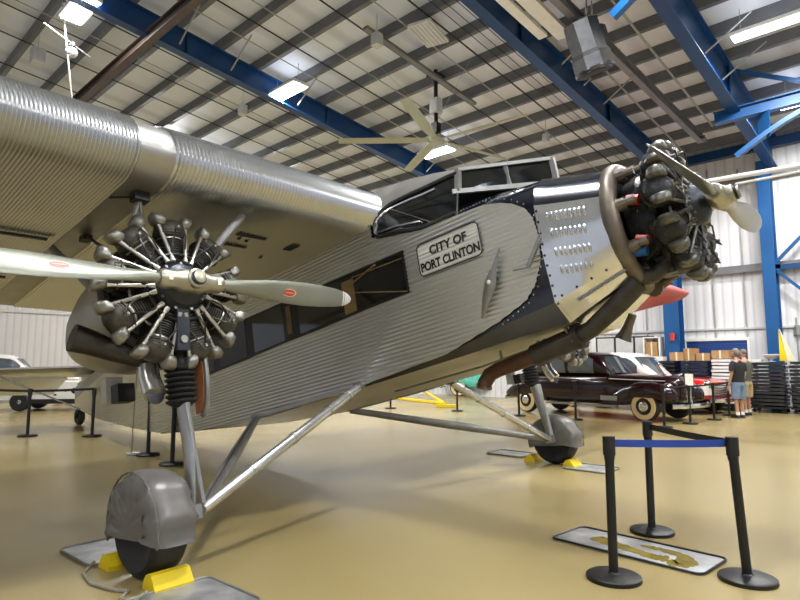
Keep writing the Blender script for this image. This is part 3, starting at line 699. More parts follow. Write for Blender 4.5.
# ---- engines
def cyl_mesh():
    m = MB(); T = Ry(0)
    # local z is radial (from crankcase outwards), local x is forward
    prof = [(.08, .2)]
    z = .23
    while z < .42: prof += [(.085, z), (.104, z + .004), (.104, z + .009), (.085, z + .013)]; z += .02
    prof += [(.09, .43), (.12, .445), (.125, .49), (.115, .55), (.08, .585), (.01, .59)]
    m.lathe(prof, 16, 0)
    z = .455
    while z < .56: m.lathe([(.11, z), (.136 - (z - .45)*.25, z + .004), (.136 - (z - .45)*.25, z + .01), (.11, z + .014)], 16, 1); z += .021
    for s in (-1, 1):
        a_ = radians(11.5)*s
        # rocker box, pushrod and its collar
        c = (.05, s*.115, .575); R_ = Rx(-radians(18)*s)
        m.add(*rock(c, s), 2)
        m.tube([(.045, s*.118, .56), (.13, s*.05, .205)], .0165, 8, 3)
        m.tube([(.046, s*.118, .565), (.055, s*.108, .515)], .02, 8, 3); m.tube([(.13, s*.05, .205), (.122, s*.056, .235)], .021, 8, 3)
    m.tube([(-.02, 0, .5), (-.1, .03, .46), (-.16, .04, .3)], [.045, .045, .05], 10, 1)     # exhaust elbow
    m.tube([(-.02, -.06, .5), (-.1, -.09, .4), (-.13, -.08, .22)], .032, 8, 1)              # intake pipe
    m.tube([(.11, 0, .5), (.16, .03, .53), (.15, .06, .42), (.1, .07, .3), (.06, .12, .22)], .007, 5, 0)  # plug lead
    m.lathe([(.016, 0), (.016, .05), (.01, .06)], 8, 2, Tr(.1, 0, .5) @ Ry(pi/2))
    m.lathe([(.095, .418), (.099, .42), (.099, .43), (.095, .432)], 16, 3)
    return m
def rock(c, s):
    x, y, z = c; pts = []
    P = [(-.09, -.03), (-.06, -.05), (.04, -.045), (.065, -.01), (.05, .035), (-.0, .06), (-.07, .045), (-.1, .01)]
    t = .046; vs = []; lay = ((-t, .72), (-t*.75, .94), (-t*.3, 1), (t*.3, 1), (t*.75, .94), (t, .72))
    for q, k in lay:
        for (px, pz) in P: vs.append((x - .015 + (px + .015)*k*(.9 if q*s > 0 else 1), y + q + s*pz*.25, z + pz*k))
    n = len(P); fs = []
    for l in range(len(lay) - 1): fs += [(l*n + i, l*n + (i+1) % n, (l+1)*n + (i+1) % n, (l+1)*n + i) for i in range(n)]
    fs += [tuple(range(n-1, -1, -1)), tuple(range((len(lay)-1)*n, len(lay)*n))]
    return vs, fs
CYL = {}
def engine(x, y, z, name, ring=True, parent=plane, dark=False):
    e = MB()
    Tx = Ry(pi/2)                                                   # lathe z -> local x
    e.lathe([(.05, -.3), (.2, -.28), (.235, -.1), (.235, .04), (.2, .08)], 27, 0, Tx)
    e.lathe([(.215, .06), (.215, .1), (.19, .14), (.165, .19), (.09, .235), (.065, .25), (.04, .27)], 27, 1, Tx)
    for k in range(9):
        a_ = radians(90 + 40*k); e.tube([(.135, .19*cos(a_), .19*sin(a_)), (.155, .19*cos(a_), .19*sin(a_))], .013, 6, 2)
    e.tube([(.02, .36*cos(q), .36*sin(q)) for q in [2*pi*i/36 for i in range(37)]], .011, 6, 2)
    e.bar((.1, 0, -.16), (.07, 0, -.5), .1, .09, 1); e.lathe([(.03, 0), (.03, .02)], 12, 2, Tr(.115, 0, -.42) @ Ry(pi/2))
    e.box((.2, -.09, -.02), (.012, .07, .05), 2, Rx(radians(-35))); e.box((.19, .1, -.03), (.012, .07, .06), 2, Rx(radians(30)))
    o = e.build('engine', ['engdark', 'nosecase', 'rocker'], parent, ang=30); o.location = (x, y, z); o['label'] = name
    for k in range(9):
        if dark not in CYL:
            c = cyl_mesh().build('cylinder', ['engdark', 'engfin', 'rocker_shaded', 'rocker_shaded'] if dark else ['engfin', 'enghead', 'rocker', 'pushrod'], o, ang=50); CYL[dark] = c.data  # dark set paints the nose engine's weaker light into its metals
        else:
            c = bpy.data.objects.new('cylinder', CYL[dark]); COL.objects.link(c); c.parent = o
        c.rotation_euler = (radians(40*k), 0, 0)
    wr = MB().tube([(.12, .27*cos(q), .27*sin(q)) for q in [2*pi*i/32 for i in range(33)]], .012, 6)
    for k in range(9):
        q = radians(90 + 40*k); q2 = q + .22; q3 = q - .2
        wr.tube([(.12, .27*cos(q2), .27*sin(q2)), (.15, .36*cos(q2*.7 + q*.3), .36*sin(q2*.7 + q*.3)), (.13, .47*cos(q + .03), .47*sin(q + .03)), (.1, .5*cos(q), .5*sin(q))], .008, 5)
        wr.tube([(.0, .3*cos(q3), .3*sin(q3)), (-.04, .44*cos(q3), .44*sin(q3)), (-.03, .53*cos(q3 + .08), .53*sin(q3 + .08))], .014, 6)
    wr.build('ignition_harness', 'blackm' if not dark else 'rocker_shaded', o)
    if ring:
        MB().tube([(-.2, .44*cos(q), .44*sin(q)) for q in [2*pi*i/32 for i in range(33)]], .055, 10).build('collector_ring', 'muffler', o)
    return o
en = engine(.0, -2.8, 1.64, 'starboard nine-cylinder radial engine')
ep = engine(.28, 3.6, 1.6, 'port nine-cylinder radial engine seen below the fuselage')
ec = engine(3.1, .02, 1.70, 'nose nine-cylinder radial engine', ring=False, dark=True); ec.scale = (1, .95, .95)
MB().lathe([(.2, -.34), (.40, -.32), (.42, -.2), (.36, -.1), (.2, -.08)], 30, 0, Ry(pi/2)).tube([(-.3, -.2, -.35), (-.15, -.3, -.3), (-.1, -.32, -.1)], .04, 8).tube([(-.25, -.38, .1), (-.1, -.4, .22), (-.05, -.3, .3)], .03, 8).tube([(-.3, -.1, -.42), (-.15, -.1, -.5), (0, -.05, -.52)], .045, 8).box((-.12, -.1, -.46), (.22, .2, .16)).tube([(-.3, .15, .38), (-.1, .2, .45)], .05, 8).build('accessory_case', 'engdark', ec)
# big brownish collector ring and exhaust on the nose
rg = MB().tube([(2.73, .53*cos(q), 1.67 + .53*sin(q)) for q in [radians(-80 + 340*i/40) for i in range(41)]], .072, 12)
for k in range(9):
    q = radians(50 + 40*k); rg.tube([(2.75, .51*cos(q), 1.67 + .51*sin(q)), (2.86, .50*cos(q), 1.68 + .50*sin(q))], [.058, .05], 10)
    rg.tube([(2.84, .50*cos(q), 1.68 + .50*sin(q)), (2.93, .49*cos(q), 1.69 + .49*sin(q))], .036, 10)
rg.build('exhaust_ring', 'exhaust', plane)
MB().tube([(2.68, .545*cos(q), 1.67 + .545*sin(q)) for q in [2*pi*i/40 for i in range(41)]], .02, 8).build('firewall_rim', 'engdark', plane)
MB().lathe([(.54, -.02), (.54, .0), (.3, .03), (.05, .04)], 32, 0, Tr(2.70, 0, 1.67) @ Ry(pi/2)).build('firewall', 'engdark', plane)
MB().tube([(2.84, -.40, 1.47), (2.92, -.40, 1.44)], .045, 10).build('red_cap', 'red', plane)
MB().tube([(2.84, -.38, 1.82), (2.93, -.38, 1.79)], .045, 10).build('red_cap', 'red', plane)
MB().tube([(2.8, -.4, 1.38), (2.9, -.4, 1.36)], .04, 10).build('oil_line', 'bluebright', plane)
MB().tube([(2.74, -.24, 1.2), (2.84, -.2, 1.2), (2.95, -.14, 1.27), (3.0, -.1, 1.34)], [.075, .065, .06, .05], 12).tube([(2.74, -.3, 1.16), (2.55, -.32, 1.03), (2.28, -.33, .88), (2.15, -.34, .845)], [.09, .085, .075, .08], 12).build('exhaust_elbow', 'muffler', plane)
ex = MB().tube([(2.2, -.34, .86), (2.12, -.34, .835), (1.72, -.34, .775)], [.065, .1, .1], 14).tube([(2.14, -.34, .84), (2.19, -.34, .85)], .115, 14).build('muffler', 'muffler', plane)
MB().tube([(1.74, -.34, .775), (1.32, -.34, .725), (1.22, -.34, .70), (1.16, -.36, .63), (1.15, -.37, .58)], [.075, .07, .07, .07, .075], 14).build('tail_pipe', 'rust', ex)
hb = MB()
for x in (1.38, 1.78, 1.84): hb.bar((x, -.34, .9), (x, -.34, .76), .02, .02)
hb.bar((2.08, -.4, .96), (2.14, -.42, .8), .03, .02); hb.build('pipe_hangers', 'strutd', ex)
MB().tube([(2.2, -.1, .93), (1.0, -.1, .82), (-.2, -.1, .78)], .012, 6).build('belly_seam', 'strutd', fus)
MB().tube([(2.5, .1, .98), (2.44, .11, .9), (2.39, .12, .83), (2.36, .12, .79)], [.035, .04, .055, .075], 14).build('breather_scoop', 'exhaust', plane)
# ---- propellers
def blade(side, mname, tipwhite, dp=0):
    R_ = [(.07, .085, .085, 0), (.2, .085, .085, 0), (.33, .10, .08, 40), (.5, .135, .06, 36), (.7, .175, .045, 31), (.9, .2, .036, 27), (1.1, .21, .03, 24), (1.3, .20, .025, 21), (1.48, .172, .02, 19), (1.58, .14, .017, 18), (1.6, .133, .017, 18), (1.605, .131, .017, 18), (1.65, .095, .014, 17), (1.68, .055, .012, 17), (1.69, .02, .01, 17)]
    rings = []
    for r, c, t, pa in R_:
        a_ = radians(pa + dp if r > .25 else pa); ring = []
        for k in range(14):
            q = 2*pi*k/14; u = c/2*cos(q); w = t/2*sin(q)
            zz, xx = u*cos(a_) - w*sin(a_), u*sin(a_) + w*cos(a_)
            ring.append((xx, side*r, side*zz if False else (zz*(1 if side > 0 else -1))))
        rings.append(ring)
    def mi(i, k):
        if not tipwhite: return 0
        return 2 if R_[i][0] == 1.6 else (1 if R_[i][0] > 1.6 else (1 if i == 9 else 0))
    return MB().loft(rings, mi), [mname, 'white', 'black']
def propeller(x, y, z, mname, tip, roll=0, emblem=True, lab=None):
    h = MB(); h.tube([(0, -.26, 0), (0, -.23, 0), (0, -.14, 0), (0, -.08, 0), (0, .08, 0), (0, .14, 0), (0, .23, 0), (0, .26, 0)], [.06, .075, .07, .09, .09, .07, .075, .06], 18)
    h.lathe([(.075, -.12), (.075, .1), (.05, .11), (.05, .14), (.03, .145)], 18, 0, Ry(pi/2)); h.lathe([(.058, .105), (.06, .125), (.045, .13)], 18, 1, Ry(pi/2))
    for s in (-1, 1): h.bar((.06, s*.2, -.03), (.06, s*.2, .03), .03, .03)
    o = h.build('propeller', ['hub', 'engdark'], plane, ang=30); o.location = (x, y, z); o.rotation_euler = (roll, 0, 0)
    if lab: o['label'] = lab
    for s in (-1, 1):
        mb_, ms = blade(s, mname, tip, 0 if emblem else 20); b = mb_.build('propeller_blade', ms, o, ang=50)
        if emblem:
            e = MB(); r0 = .93; a_ = radians(26.5)
            def ellipse(sc, off, mi, half=None):
                pts = [(r0 + .075*sc*cos(q), .036*sc*sin(q)) for q in [2*pi*i/24 for i in range(24)]]
                if half: pts = [(r0 + .05*cos(q)*1.0, half*.009 + .0035*sin(q)) for q in [2*pi*i/12 for i in range(12)]]
                vs = []
                for dd in (0, .002):
                    for (rr, u) in pts:
                        w = .0165 + off + dd - .0008*(abs(u)*60)**2*.3
                        vs.append((u*sin(a_) + w*cos(a_) if True else 0, s*rr, (u*cos(a_) - w*sin(a_))*(1 if s > 0 else -1)))
                n = len(pts)
                e.add(vs, [(i, (i+1) % n, n + (i+1) % n, n + i) for i in range(n)] + [tuple(range(n, 2*n)), tuple(range(n))], mi)
            ellipse(1, 0, 0); ellipse(.8, .0015, 1); ellipse(1, .003, 0, .001)
            e.build('blade_emblem', ['cream', 'red'], o)
    return o
propeller(.3, -2.81, 1.63, 'prop', True, 0, lab='grey-green two-blade propeller with red oval emblems and white tip')
propeller(.58, 3.61, 1.6, 'prop', True, radians(4), lab='propeller of the port engine half hidden below the nose')
propeller(3.42, .03, 1.70, 'propn', False, radians(2), False, 'bare metal propeller on the nose engine')
# ---- nacelles and engine mounts
def nacelle(y, s):
    m = MB().lathe([(.02, -1.9), (.10, -1.8), (.24, -1.55), (.36, -1.2), (.45, -.8), (.49, -.45), (.47, -.22), (.3, -.2)], 28, 0, Tr(0, y, 1.57) @ Ry(pi/2))
    n = m.build('nacelle', 'flatalu', plane, ang=40)
    top = lambda x, yy: Vector((x, yy, lerp([(0, 2.38), (.78, 2.385), (3.08, 2.43), (11.8, 2.72)], abs(yy))))
    for path, r_ in (([top(.0, -3.03*s), (-.12, -2.95*s, 2.02)], .03), ([top(-.0, -3.03*s), (-.14, -3.12*s, 1.95)], .022), ([top(.08, -2.12*s), (-.15, -2.5*s, 1.9)], .04),
                     ([top(-1.4, -2.4*s), (-1.1, -2.7*s, 1.95)], .035), ([top(-1.4, -3.2*s), (-1.1, -2.95*s, 1.95)], .035)):
        MB().tube(path, r_, 8, flat=.5).build('nacelle_strut', 'strutd', n)
    f = MB().box(top(.0, -3.03*s) - Vector((0, 0, .03)), (.1, .12, .07)).tube([top(-.05, -3.03*s), top(-.15, -3.2*s) - Vector((0, 0, .01))], .01, 6).tube([(-.25, -3.2*s, 2.02), top(-1.0, -3.05*s)], .016, 6)
    f.box(top(-1.0, -3.05*s) - Vector((0, 0, .025)), (.1, .08, .05)); f.build('strut_fittings', 'engdark', n)
    MB().tube([(-.26, y - s*.66, 1.30), (-.25, y - s*.54, 1.265), (-.24, y - s*.38, 1.2), (-.23, y - s*.2, 1.14), (-.22, y, 1.12)], [.105, .095, .08, .065, .06], 14).build('exhaust_shroud', 'muffler', n)
    MB().tube([(-.2, y - s*.13, 1.08), (-.18, y - s*.135, .97), (-.1, y - s*.14, .84)], [.075, .08, .085], 16).lathe([(.07, -.0), (.07, .002)], 16, 1, Tr(-.09, y - s*.14, .83) @ Ry(pi/2)).build('exhaust_stub', ['strut', 'engdark'], n)
    MB().box((-.72, y - s*.1, .95), (.13, .14, .15)).build('oil_cooler', 'black', n, smooth=False)
    MB().box((-.88, y - s*.12, 1.0), (.1, .14, .22)).build('cooler_case', 'grey', n, smooth=False)
    return n
nacelle(-2.8, 1); nacelle(3.5, -1)
# ---- landing gear
def gear(s):
    Y = -2.76*s
    g = MB().tube([(-.02, Y, .76), (.03, Y, .4), (.06, Y - .03*s, .0)], [.075, .07, .05], 12, flat=.6).tube([(.06, Y - .02*s, .74), (.1, Y + .04*s, .0)], .02, 8)
    g.box((.05, Y - .02*s, -.05), (.1, .1, .1)); g.tube([(.05, Y, -.05), (-.017, -3.06*s, -.083)], .045, 10)
    go = g.build('landing_gear', 'strutm', plane)
    prof = [(.06, .72), (.085, .74)]
    for k in range(7): z = .76 + k*.042; prof += [(.115, z), (.118, z + .012), (.088, z + .024)]
    prof += [(.07, 1.07), (.06, 1.2)]
    MB().lathe(prof, 18, 0, Tr(-.04, Y, 0)).build('rubber_bellows', 'rubber', go)
    a = Vector((.06, Y + .04*s, -.05)); b = Vector((-1.86, -.8*s, .765)); c = Vector((-.06, -.8*s, .825))
    d = (c - a)
    rd = MB().tube([a, a + d*.02, a + d*.98, c], [.03, .045, .045, .03], 12)
    for q in (.25, .5, .75, .9): rd.tube([a + d*q, a + d*(q + .008)], .055, 10)
    rd.build('forward_strut', 'strut', go)
    d = (b - a); rear = MB()
    for off in (-.035, .035): rear.tube([a + Vector((off, 0, 0)), a + d*.5 + Vector((off*1.3, 0, 0)), b + Vector((off, 0, 0))], [.03, .045, .035], 10, flat=.6)
    rear.build('rear_strut', 'strutd', go)
    MB().box(b + Vector((0, 0, .02)), (.12, .06, .06)).build('strut_fitting', 'strutd', go); MB().box(c + Vector((0, 0, .02)), (.12, .06, .06)).build('strut_fitting', 'strutd', go)
    # wheel
    w = MB().lathe([(.16, -.09), (.24, -.12), (.285, -.13), (.315, -.105), (.332, -.05), (.335, 0), (.332, .05), (.315, .105), (.285, .13), (.24, .12), (.16, .09)], 40, 0, Rx(pi/2))
    wo_ = w.build('wheel', 'rubber', go); wo_.location = (-.017, -3.06*s, -.083)
    hb = MB().lathe([(.02, -.1), (.07, -.1), (.08, -.07), (.155, -.085), (.165, -.09), (.165, .09), (.155, .085), (.08, .07), (.07, .1), (.02, .1)], 28, 0, Tr(-.017, -3.06*s, -.083) @ Rx(pi/2)).build('wheel_hub', 'strutd', go)
    return go
gear(1); gear(-1)
bf = MB(); rr = []
for k in range(9):
    q = radians(-100 + 25*k); rr.append(q)
ring = [(-.12 + .0, -2.62 + .02, .0)]
pl = MB().prism([(.02 + .1*cos(radians(q)), .95 + .28*sin(radians(q))) for q in range(-90, 91, 15)] + [(-.02, 1.23), (-.03, 1.1), (.0, .98), (-.03, .85), (-.02, .67)], -.012, .012, 0, Matrix(((1, 0, 0, -.08), (0, 0, 1, -2.60), (0, 1, 0, 0), (0, 0, 0, 1))))
bo = pl.build('brake_board', 'orange', plane)
MB().tube([(-.05 + .1*cos(radians(q)), -2.585, .95 + .3*sin(radians(q))) for q in range(-90, 91, 15)], .022, 8).build('brake_band', 'strutd', bo)
# ---- tail
tp = MB()
def tail_sec(y):
    Y = abs(y); x0 = -8.55 - .16*Y; c = 1.15 - .1*Y
    return [(x0, y, 2.74), (x0 - .12, y, 2.80), (x0 - .5*c, y, 2.83), (x0 - c, y, 2.78), (x0 - c, y, 2.72), (x0 - .5*c, y, 2.68), (x0 - .12, y, 2.69)]
st = MB().loft([tail_sec(y) for y in (-3.4, -3.2, -2, -.8, 0, .8, 2, 3.2, 3.4)]).build('tailplane', 'alu', plane, ang=30)
def elev(y0, y1):
    R_ = []
    for y in (y0, (y0 + y1)/2, y1):
        Y = abs(y); xh = -8.55 - .16*Y - (1.15 - .1*Y) - .02; c = .95 - .13*Y
        R_.append([(xh, y, 2.79), (xh - c, y, 2.50), (xh - c, y, 2.48), (xh, y, 2.70)])
    return MB().loft(R_)
st.location = (-.85, .5, .18)
elev(-3.35, -.25).build('elevator', 'aluside', st, ang=30); elev(.25, 3.35).build('elevator', 'aluside', st, ang=30)
MB().tube([(-9.1, -1.9, 2.70), (-9.75, .02, 1.97)], .022, 8).tube([(-9.1, 1.9, 2.70), (-9.75, .2, 1.97)], .022, 8).build('tailplane_strut', 'strut', st)
MB().loft([[(-8.6 - z*.45, -t*.05, 2.7 + z), (-9.8, -.06, 2.7 + z), (-9.82, .06, 2.7 + z), (-8.6 - z*.45, t*.05, 2.7 + z)] for z, t in ((0, 1), (.5, .8), (.9, .4))], 0, Tr(.3, .6, .1)).build('fin', 'alu', plane, ang=30)
MB().prism([(-9.84, 2.4), (-9.84, 3.95), (-10.2, 4.1), (-10.7, 3.9), (-10.95, 3.3), (-10.8, 2.5)], -.04, .04, 0, Matrix(((1, 0, 0, .3), (0, 0, 1, .6), (0, .85, 0, .36), (0, 0, 0, 1)))).build('rudder', 'alu', plane, ang=30)
gz = lambda x: -.42/cos(PT) - math.tan(PT)*x
tx, ty = -11.0, .66
tz = gz(tx) + .2
tw = MB().tube([(tx + .25, ty, 2.3), (tx, ty - .09, tz)], .035, 8).tube([(tx + .25, ty, 2.3), (tx, ty + .09, tz)], .035, 8).tube([(tx, ty - .12, tz), (tx, ty + .12, tz)], .03, 8).tube([(tx + .45, ty, 2.25), (tx + .05, ty, tz + .25)], .05, 8)
two = tw.build('tail_gear', 'engdark', plane)
MB().lathe([(.08, -.05), (.16, -.07), (.2, -.03), (.2, .03), (.16, .07), (.08, .05)], 24, 0, Tr(tx, ty, tz) @ Rx(pi/2)).build('tail_wheel', 'rubber', two)
# grounding cable and its clamp
cz0 = PM @ Vector((-.45, -2.9, 1.1))
tag(MB().tube([cz0, (cz0.x*.6 - 4.25*.4, cz0.y*.6 + 9.5*.4, .7), (-4.27, 9.6, .05)], .008, 5).tube([(-4.27, 9.6, .03), (-4.15, 9.62, .03)], .03, 6).tube([(-4.25, 9.62, .03), (-4.33, 9.55, .03)], .025, 6).build('ground_cable', 'grey'), 'thin pale cable hanging from the near engine to the floor', 'cable')

# ------------------------------------------------------------------ wheel covers, chocks, trays
def world_of(x, y, z): return PM @ Vector((x, y, z))
HA = atan2(HD.y, HD.x)
def wheel_cover(s, lab):
    c = world_of(-.017, -3.06*s, -.083)
    t = thing('wheel_cover', lab, 'cover', (c.x, c.y, 0), HA, 'vinyl wheel covers')
    # local x forward, y across
    rings = []; n = 26; zc_ = .335
    for k in range(n + 1):
        a_ = radians(-10 + 212*k/n)
        Rr = .372 + .01*sin(5*k) + .005*sin(11*k)
        fl = 1 + .2*max(0, -sin(a_)) + .04*(cos(a_) < 0)
        px, pz = Rr*cos(a_), zc_ + Rr*sin(a_)
        ri = .10
        w = .152
        row = []
        for (rf, yf) in ((.3, -1.06), (.62, -1.1), (.86, -1.04), (.96, -.85), (1, -.5), (1.01, 0), (1, .5), (.96, .85), (.86, 1.04), (.62, 1.1), (.3, 1.06)):
            wob = .008*sin(k*1.7 + yf*9) + .008*sin(k*3.1 + rf*13) + .006*sin(k*5.3 + yf*4)
            row.append((px*rf*fl*1.02, yf*(w + wob), zc_ + (pz - zc_)*rf + (0 if rf > .5 else 0)))
        rings.append(row)
    m = MB().loft(rings, 0, None, False, False)
    # side curtains filling the middle down to the hem
    for sy in (-1, 1):
        hem = [(.44*cos(radians(-28)), .22), (.28, .2), (.1, .17), (-.1, .18), (-.28, .24), (-.44, .25)]
        top = [(p[0]*1, p[1]) for p in hem]
        fan = [(.372*.62*cos(radians(-10 + 212*k/n)), sy*(.167 + .006*sin(k*2)), zc_ + .372*.62*sin(radians(-10 + 212*k/n))) for k in range(n + 1)]
        vs = fan + [(0, sy*.172, zc_ + .02)]; fs = [(i, i + 1, n + 1) for i in range(n)]
        fs.append((0, n, n + 1))
        m.add(vs, fs)
    o = m.build('cover_skin', 'vinyl', t, ang=60)
    sm = MB().tube([((.374 + .004*sin(9*k))*cos(radians(-10 + 212*k/40)), -.14*s, zc_ + (.374 + .004*sin(9*k))*sin(radians(-10 + 212*k/40))) for k in range(41)], .008, 5)
    sm.build('seam', 'vinyl', o)
wheel_cover(1, 'grey vinyl cover draped over the near main wheel'); wheel_cover(-1, 'grey vinyl cover draped over the far main wheel')
def chock(x, y, rz, lab, L=.34):
    p = world_of(x, y, 0)
    t = thing('wheel_chock', lab, 'chock', (p.x, p.y, 0), HA + rz, 'yellow wheel chocks')
    P = [(-.085, 0), (.085, 0), (.085, .02), (.02, .1), (-.02, .105), (-.05, .09), (-.085, .03)]
    MB().prism(P, -L/2, L/2, 0, Matrix(((1, 0, 0, 0), (0, 0, 1, 0), (0, 1, 0, 0), (0, 0, 0, 1)))).build('block', 'yellow', t, ang=25)
    return t
chock(.30, -3.07, 0, 'yellow wheel chock in front of the near wheel', .27); chock(-.36, -3.1, pi, 'yellow wheel chock behind the near wheel', .24)
chock(.30, 2.98, 0, 'yellow wheel chock in front of the far wheel', .27); chock(-.38, 3.06, pi, 'yellow wheel chock behind the far wheel', .27)
def GP(x, y, z=.012):
    q = world_of(x, y, 0); return Vector((q.x, q.y, z))
tag(MB().tube([GP(-.42, -3.26, .05), GP(-.34, -3.36), GP(-.1, -3.4), GP(.1, -3.36), GP(.22, -3.3), GP(.3, -3.38), GP(.42, -3.36), GP(.4, -3.26, .04)], .012, 7).build('chock_rope', 'rope'), 'grey rope linking the two chocks of the near wheel', 'rope')
def tray(name, c, lx, ly, rz, lab, oil=False, r=.06):
    t = thing('drip_tray', lab, 'tray', (c[0], c[1], 0), rz)
    MB().rbox((0, 0, .006), (lx, ly, .008), r).build('pan', 'tray', t)
    rim = []
    for cx, cy, a0 in ((1, 1, 0), (-1, 1, 90), (-1, -1, 180), (1, -1, 270)):
        for k in range(5):
            a_ = radians(a0 + 22.5*k); rim.append((cx*(lx/2 - r) + r*cos(a_), cy*(ly/2 - r) + r*sin(a_), .014))
    rim.append(rim[0]); MB().tube(rim, .009, 6).build('rim', 'strutd' if not oil else 'blackm', t)
    return t
ft = tray('drip_tray', (1.845, 4.83), 1.2, .5, -.824, 'long metal drip tray with a brown oil stain between the front posts', True)
def blob(path, rads, parent, seed=1):
    random.seed(seed); m = MB()
    outl, outr = [], []
    P = [Vector((*p, 0)) for p in path]
    k = 0; PP = []; RR = []
    for i in range(len(P) - 1):
        for j in range(6): PP.append(P[i] + (P[i+1]-P[i])*j/6); RR.append((rads[i] + (rads[i+1]-rads[i])*j/6)*random.uniform(.8, 1.25))
    PP.append(P[-1]); RR.append(rads[-1]*.5); RR[0] *= .5
    for i, p in enumerate(PP):
        d = (PP[min(i+1, len(PP)-1)] - PP[max(0, i-1)]).normalized(); nn = Vector((-d.y, d.x, 0))
        outl.append(p + nn*RR[i]); outr.append(p - nn*RR[i])
    vs = [(q.x, q.y, z) for z in (.0102, .0115) for q in outl + outr[::-1]]; n = len(outl)*2
    tri = []
    h = len(outl)
    for i in range(h - 1):
        a, b, c, d = i, i + 1, n - 2 - i, n - 1 - i
        tri += [(n + a, n + d, n + c, n + b)]
    return m.add(vs, tri + [(i, (i+1) % n, n + (i+1) % n, n + i) for i in range(n)])
b1 = blob([(-.36, .04), (-.25, .0), (0, -.06), (.2, -.1), (.3, -.08)], [.075, .08, .05, .055, .08], ft, 3)
b2 = blob([(.0, .1), (.16, .12), (.34, .08), (.42, -.02), (.4, -.12), (.32, -.16)], [.02, .04, .05, .07, .085, .07], ft, 5)
b1.add(b2.v, b2.f); b1.build('oil_stain', 'oil', ft)
tray('drip_tray', (-2.21, 4.855), .6, .7, HA, 'flat metal drip tray behind the near wheel')
tray('drip_tray', (-1.30, 3.73), .62, .7, HA, 'flat metal drip tray in front of the near wheel, cut by the lower edge')
tray('drip_tray', (1.80, 9.78), .66, .5, HA, 'flat metal drip tray behind the far wheel')
tray('drip_tray', (2.66, 8.42), .62, .55, HA, 'flat metal drip tray in front of the far wheel')

# ------------------------------------------------------------------ barrier posts
def post(p, lab, belts=(), lean=(0, 0), h=.95, belt='black', sign=False):
    t = thing('barrier_post', lab, 'barrier post', (p[0], p[1], 0))
    MB().lathe([(.178, 0), (.182, .008), (.18, .026), (.165, .034), (.04, .042), (.032, .05)], 36).build('base', 'black', t)
    lx, ly = lean
    MB().tube([(0, 0, .03), (lx, ly, h - .1)], .031, 18).build('pole', 'black', t)
    MB().tube([(lx, ly, h - .16), (lx, ly, h - .13), (lx, ly, h - .125), (lx*1.03, ly*1.03, h)], [.034, .036, .042, .042], 18).build('head', 'black', t)
    for q, m_, hz in belts:
        d = Vector((q[0] - p[0], q[1] - p[1], 0)); a = Vector((lx, ly, h - .045)); b = Vector((d.x, d.y, hz))
        n = 10; rr = []
        side = d.normalized().cross(Vector((0, 0, 1)))*.0015
        for k in range(n + 1):
            c = a + (b - a)*k/n; c.z -= .015*4*(k/n)*(1 - k/n)*(d.length/2.5)
            rr.append([c + side + Vector((0, 0, .025)), c - side + Vector((0, 0, .025)), c - side - Vector((0, 0, .025)), c + side - Vector((0, 0, .025))])
        MB().loft(rr).build('belt', m_, t)
    if sign:
        MB().box((0, -.03, h + .12), (.24, .02, .32)).build('sign_frame', 'black', t); MB().box((0, -.043, h + .12), (.2, .006, .28)).build('sign_sheet', 'white', t)
    return t
A_, B_, C_ = (1.45, 4.18), (2.18, 5.29), (2.34, 4.15)
Ct = (2.30, 4.17)
post(A_, 'black barrier post at the left front corner of the oil tray, with blue belt', [((Ct[0] - .04, Ct[1]), 'bluebelt', .905)])
post(B_, 'black barrier post behind the oil tray', [((Ct[0], Ct[1] + .04), 'black', .905)])
post(C_, 'leaning black barrier post at the right front corner', [], (-.05, .0))
L_ = [(-7.5, 12.1), (-6.2, 12.1), (-4.02, 9.62), (-3.3, 8.75)]
post(L_[0], 'black barrier post at the far left below the tailplane', [(L_[1], 'black', .95), ((-10.5, 13.6), 'black', .95)])
post(L_[1], 'black barrier post under the left engine nacelle near the tail', [((-7.6, 14.6), 'black', .95)])
post(L_[2], 'black barrier post under the near engine exhaust stub')
post(L_[3], 'black barrier post behind the near landing gear leg')
R_ = [(3.34, 16.8), (4.58, 15.61), (6.06, 13.75), (7.06, 14.58), (8.19, 15.61), (9.3, 16.9)]
post(R_[0], 'black barrier post before the rear whitewall wheel of the maroon car')
post(R_[1], 'black barrier post beside the door of the maroon car')
post(R_[2], 'black barrier post before the front bumper of the maroon car', [(R_[3], 'black', .93)])
post(R_[3], 'black barrier post with white sheet on top in front of the red car', [(R_[4], 'black', .93)], sign=True)
post(R_[4], 'black barrier post before the chrome front of the red and white car', [(R_[5], 'black', .93)])
post(R_[5], 'black barrier post just left of the visitor in black shirt')
post((-.31, 19.6), 'black barrier post left of the yellow tow bar under the fuselage')
post((1.77, 18.5), 'black barrier post right of the yellow tow bar under the fuselage')

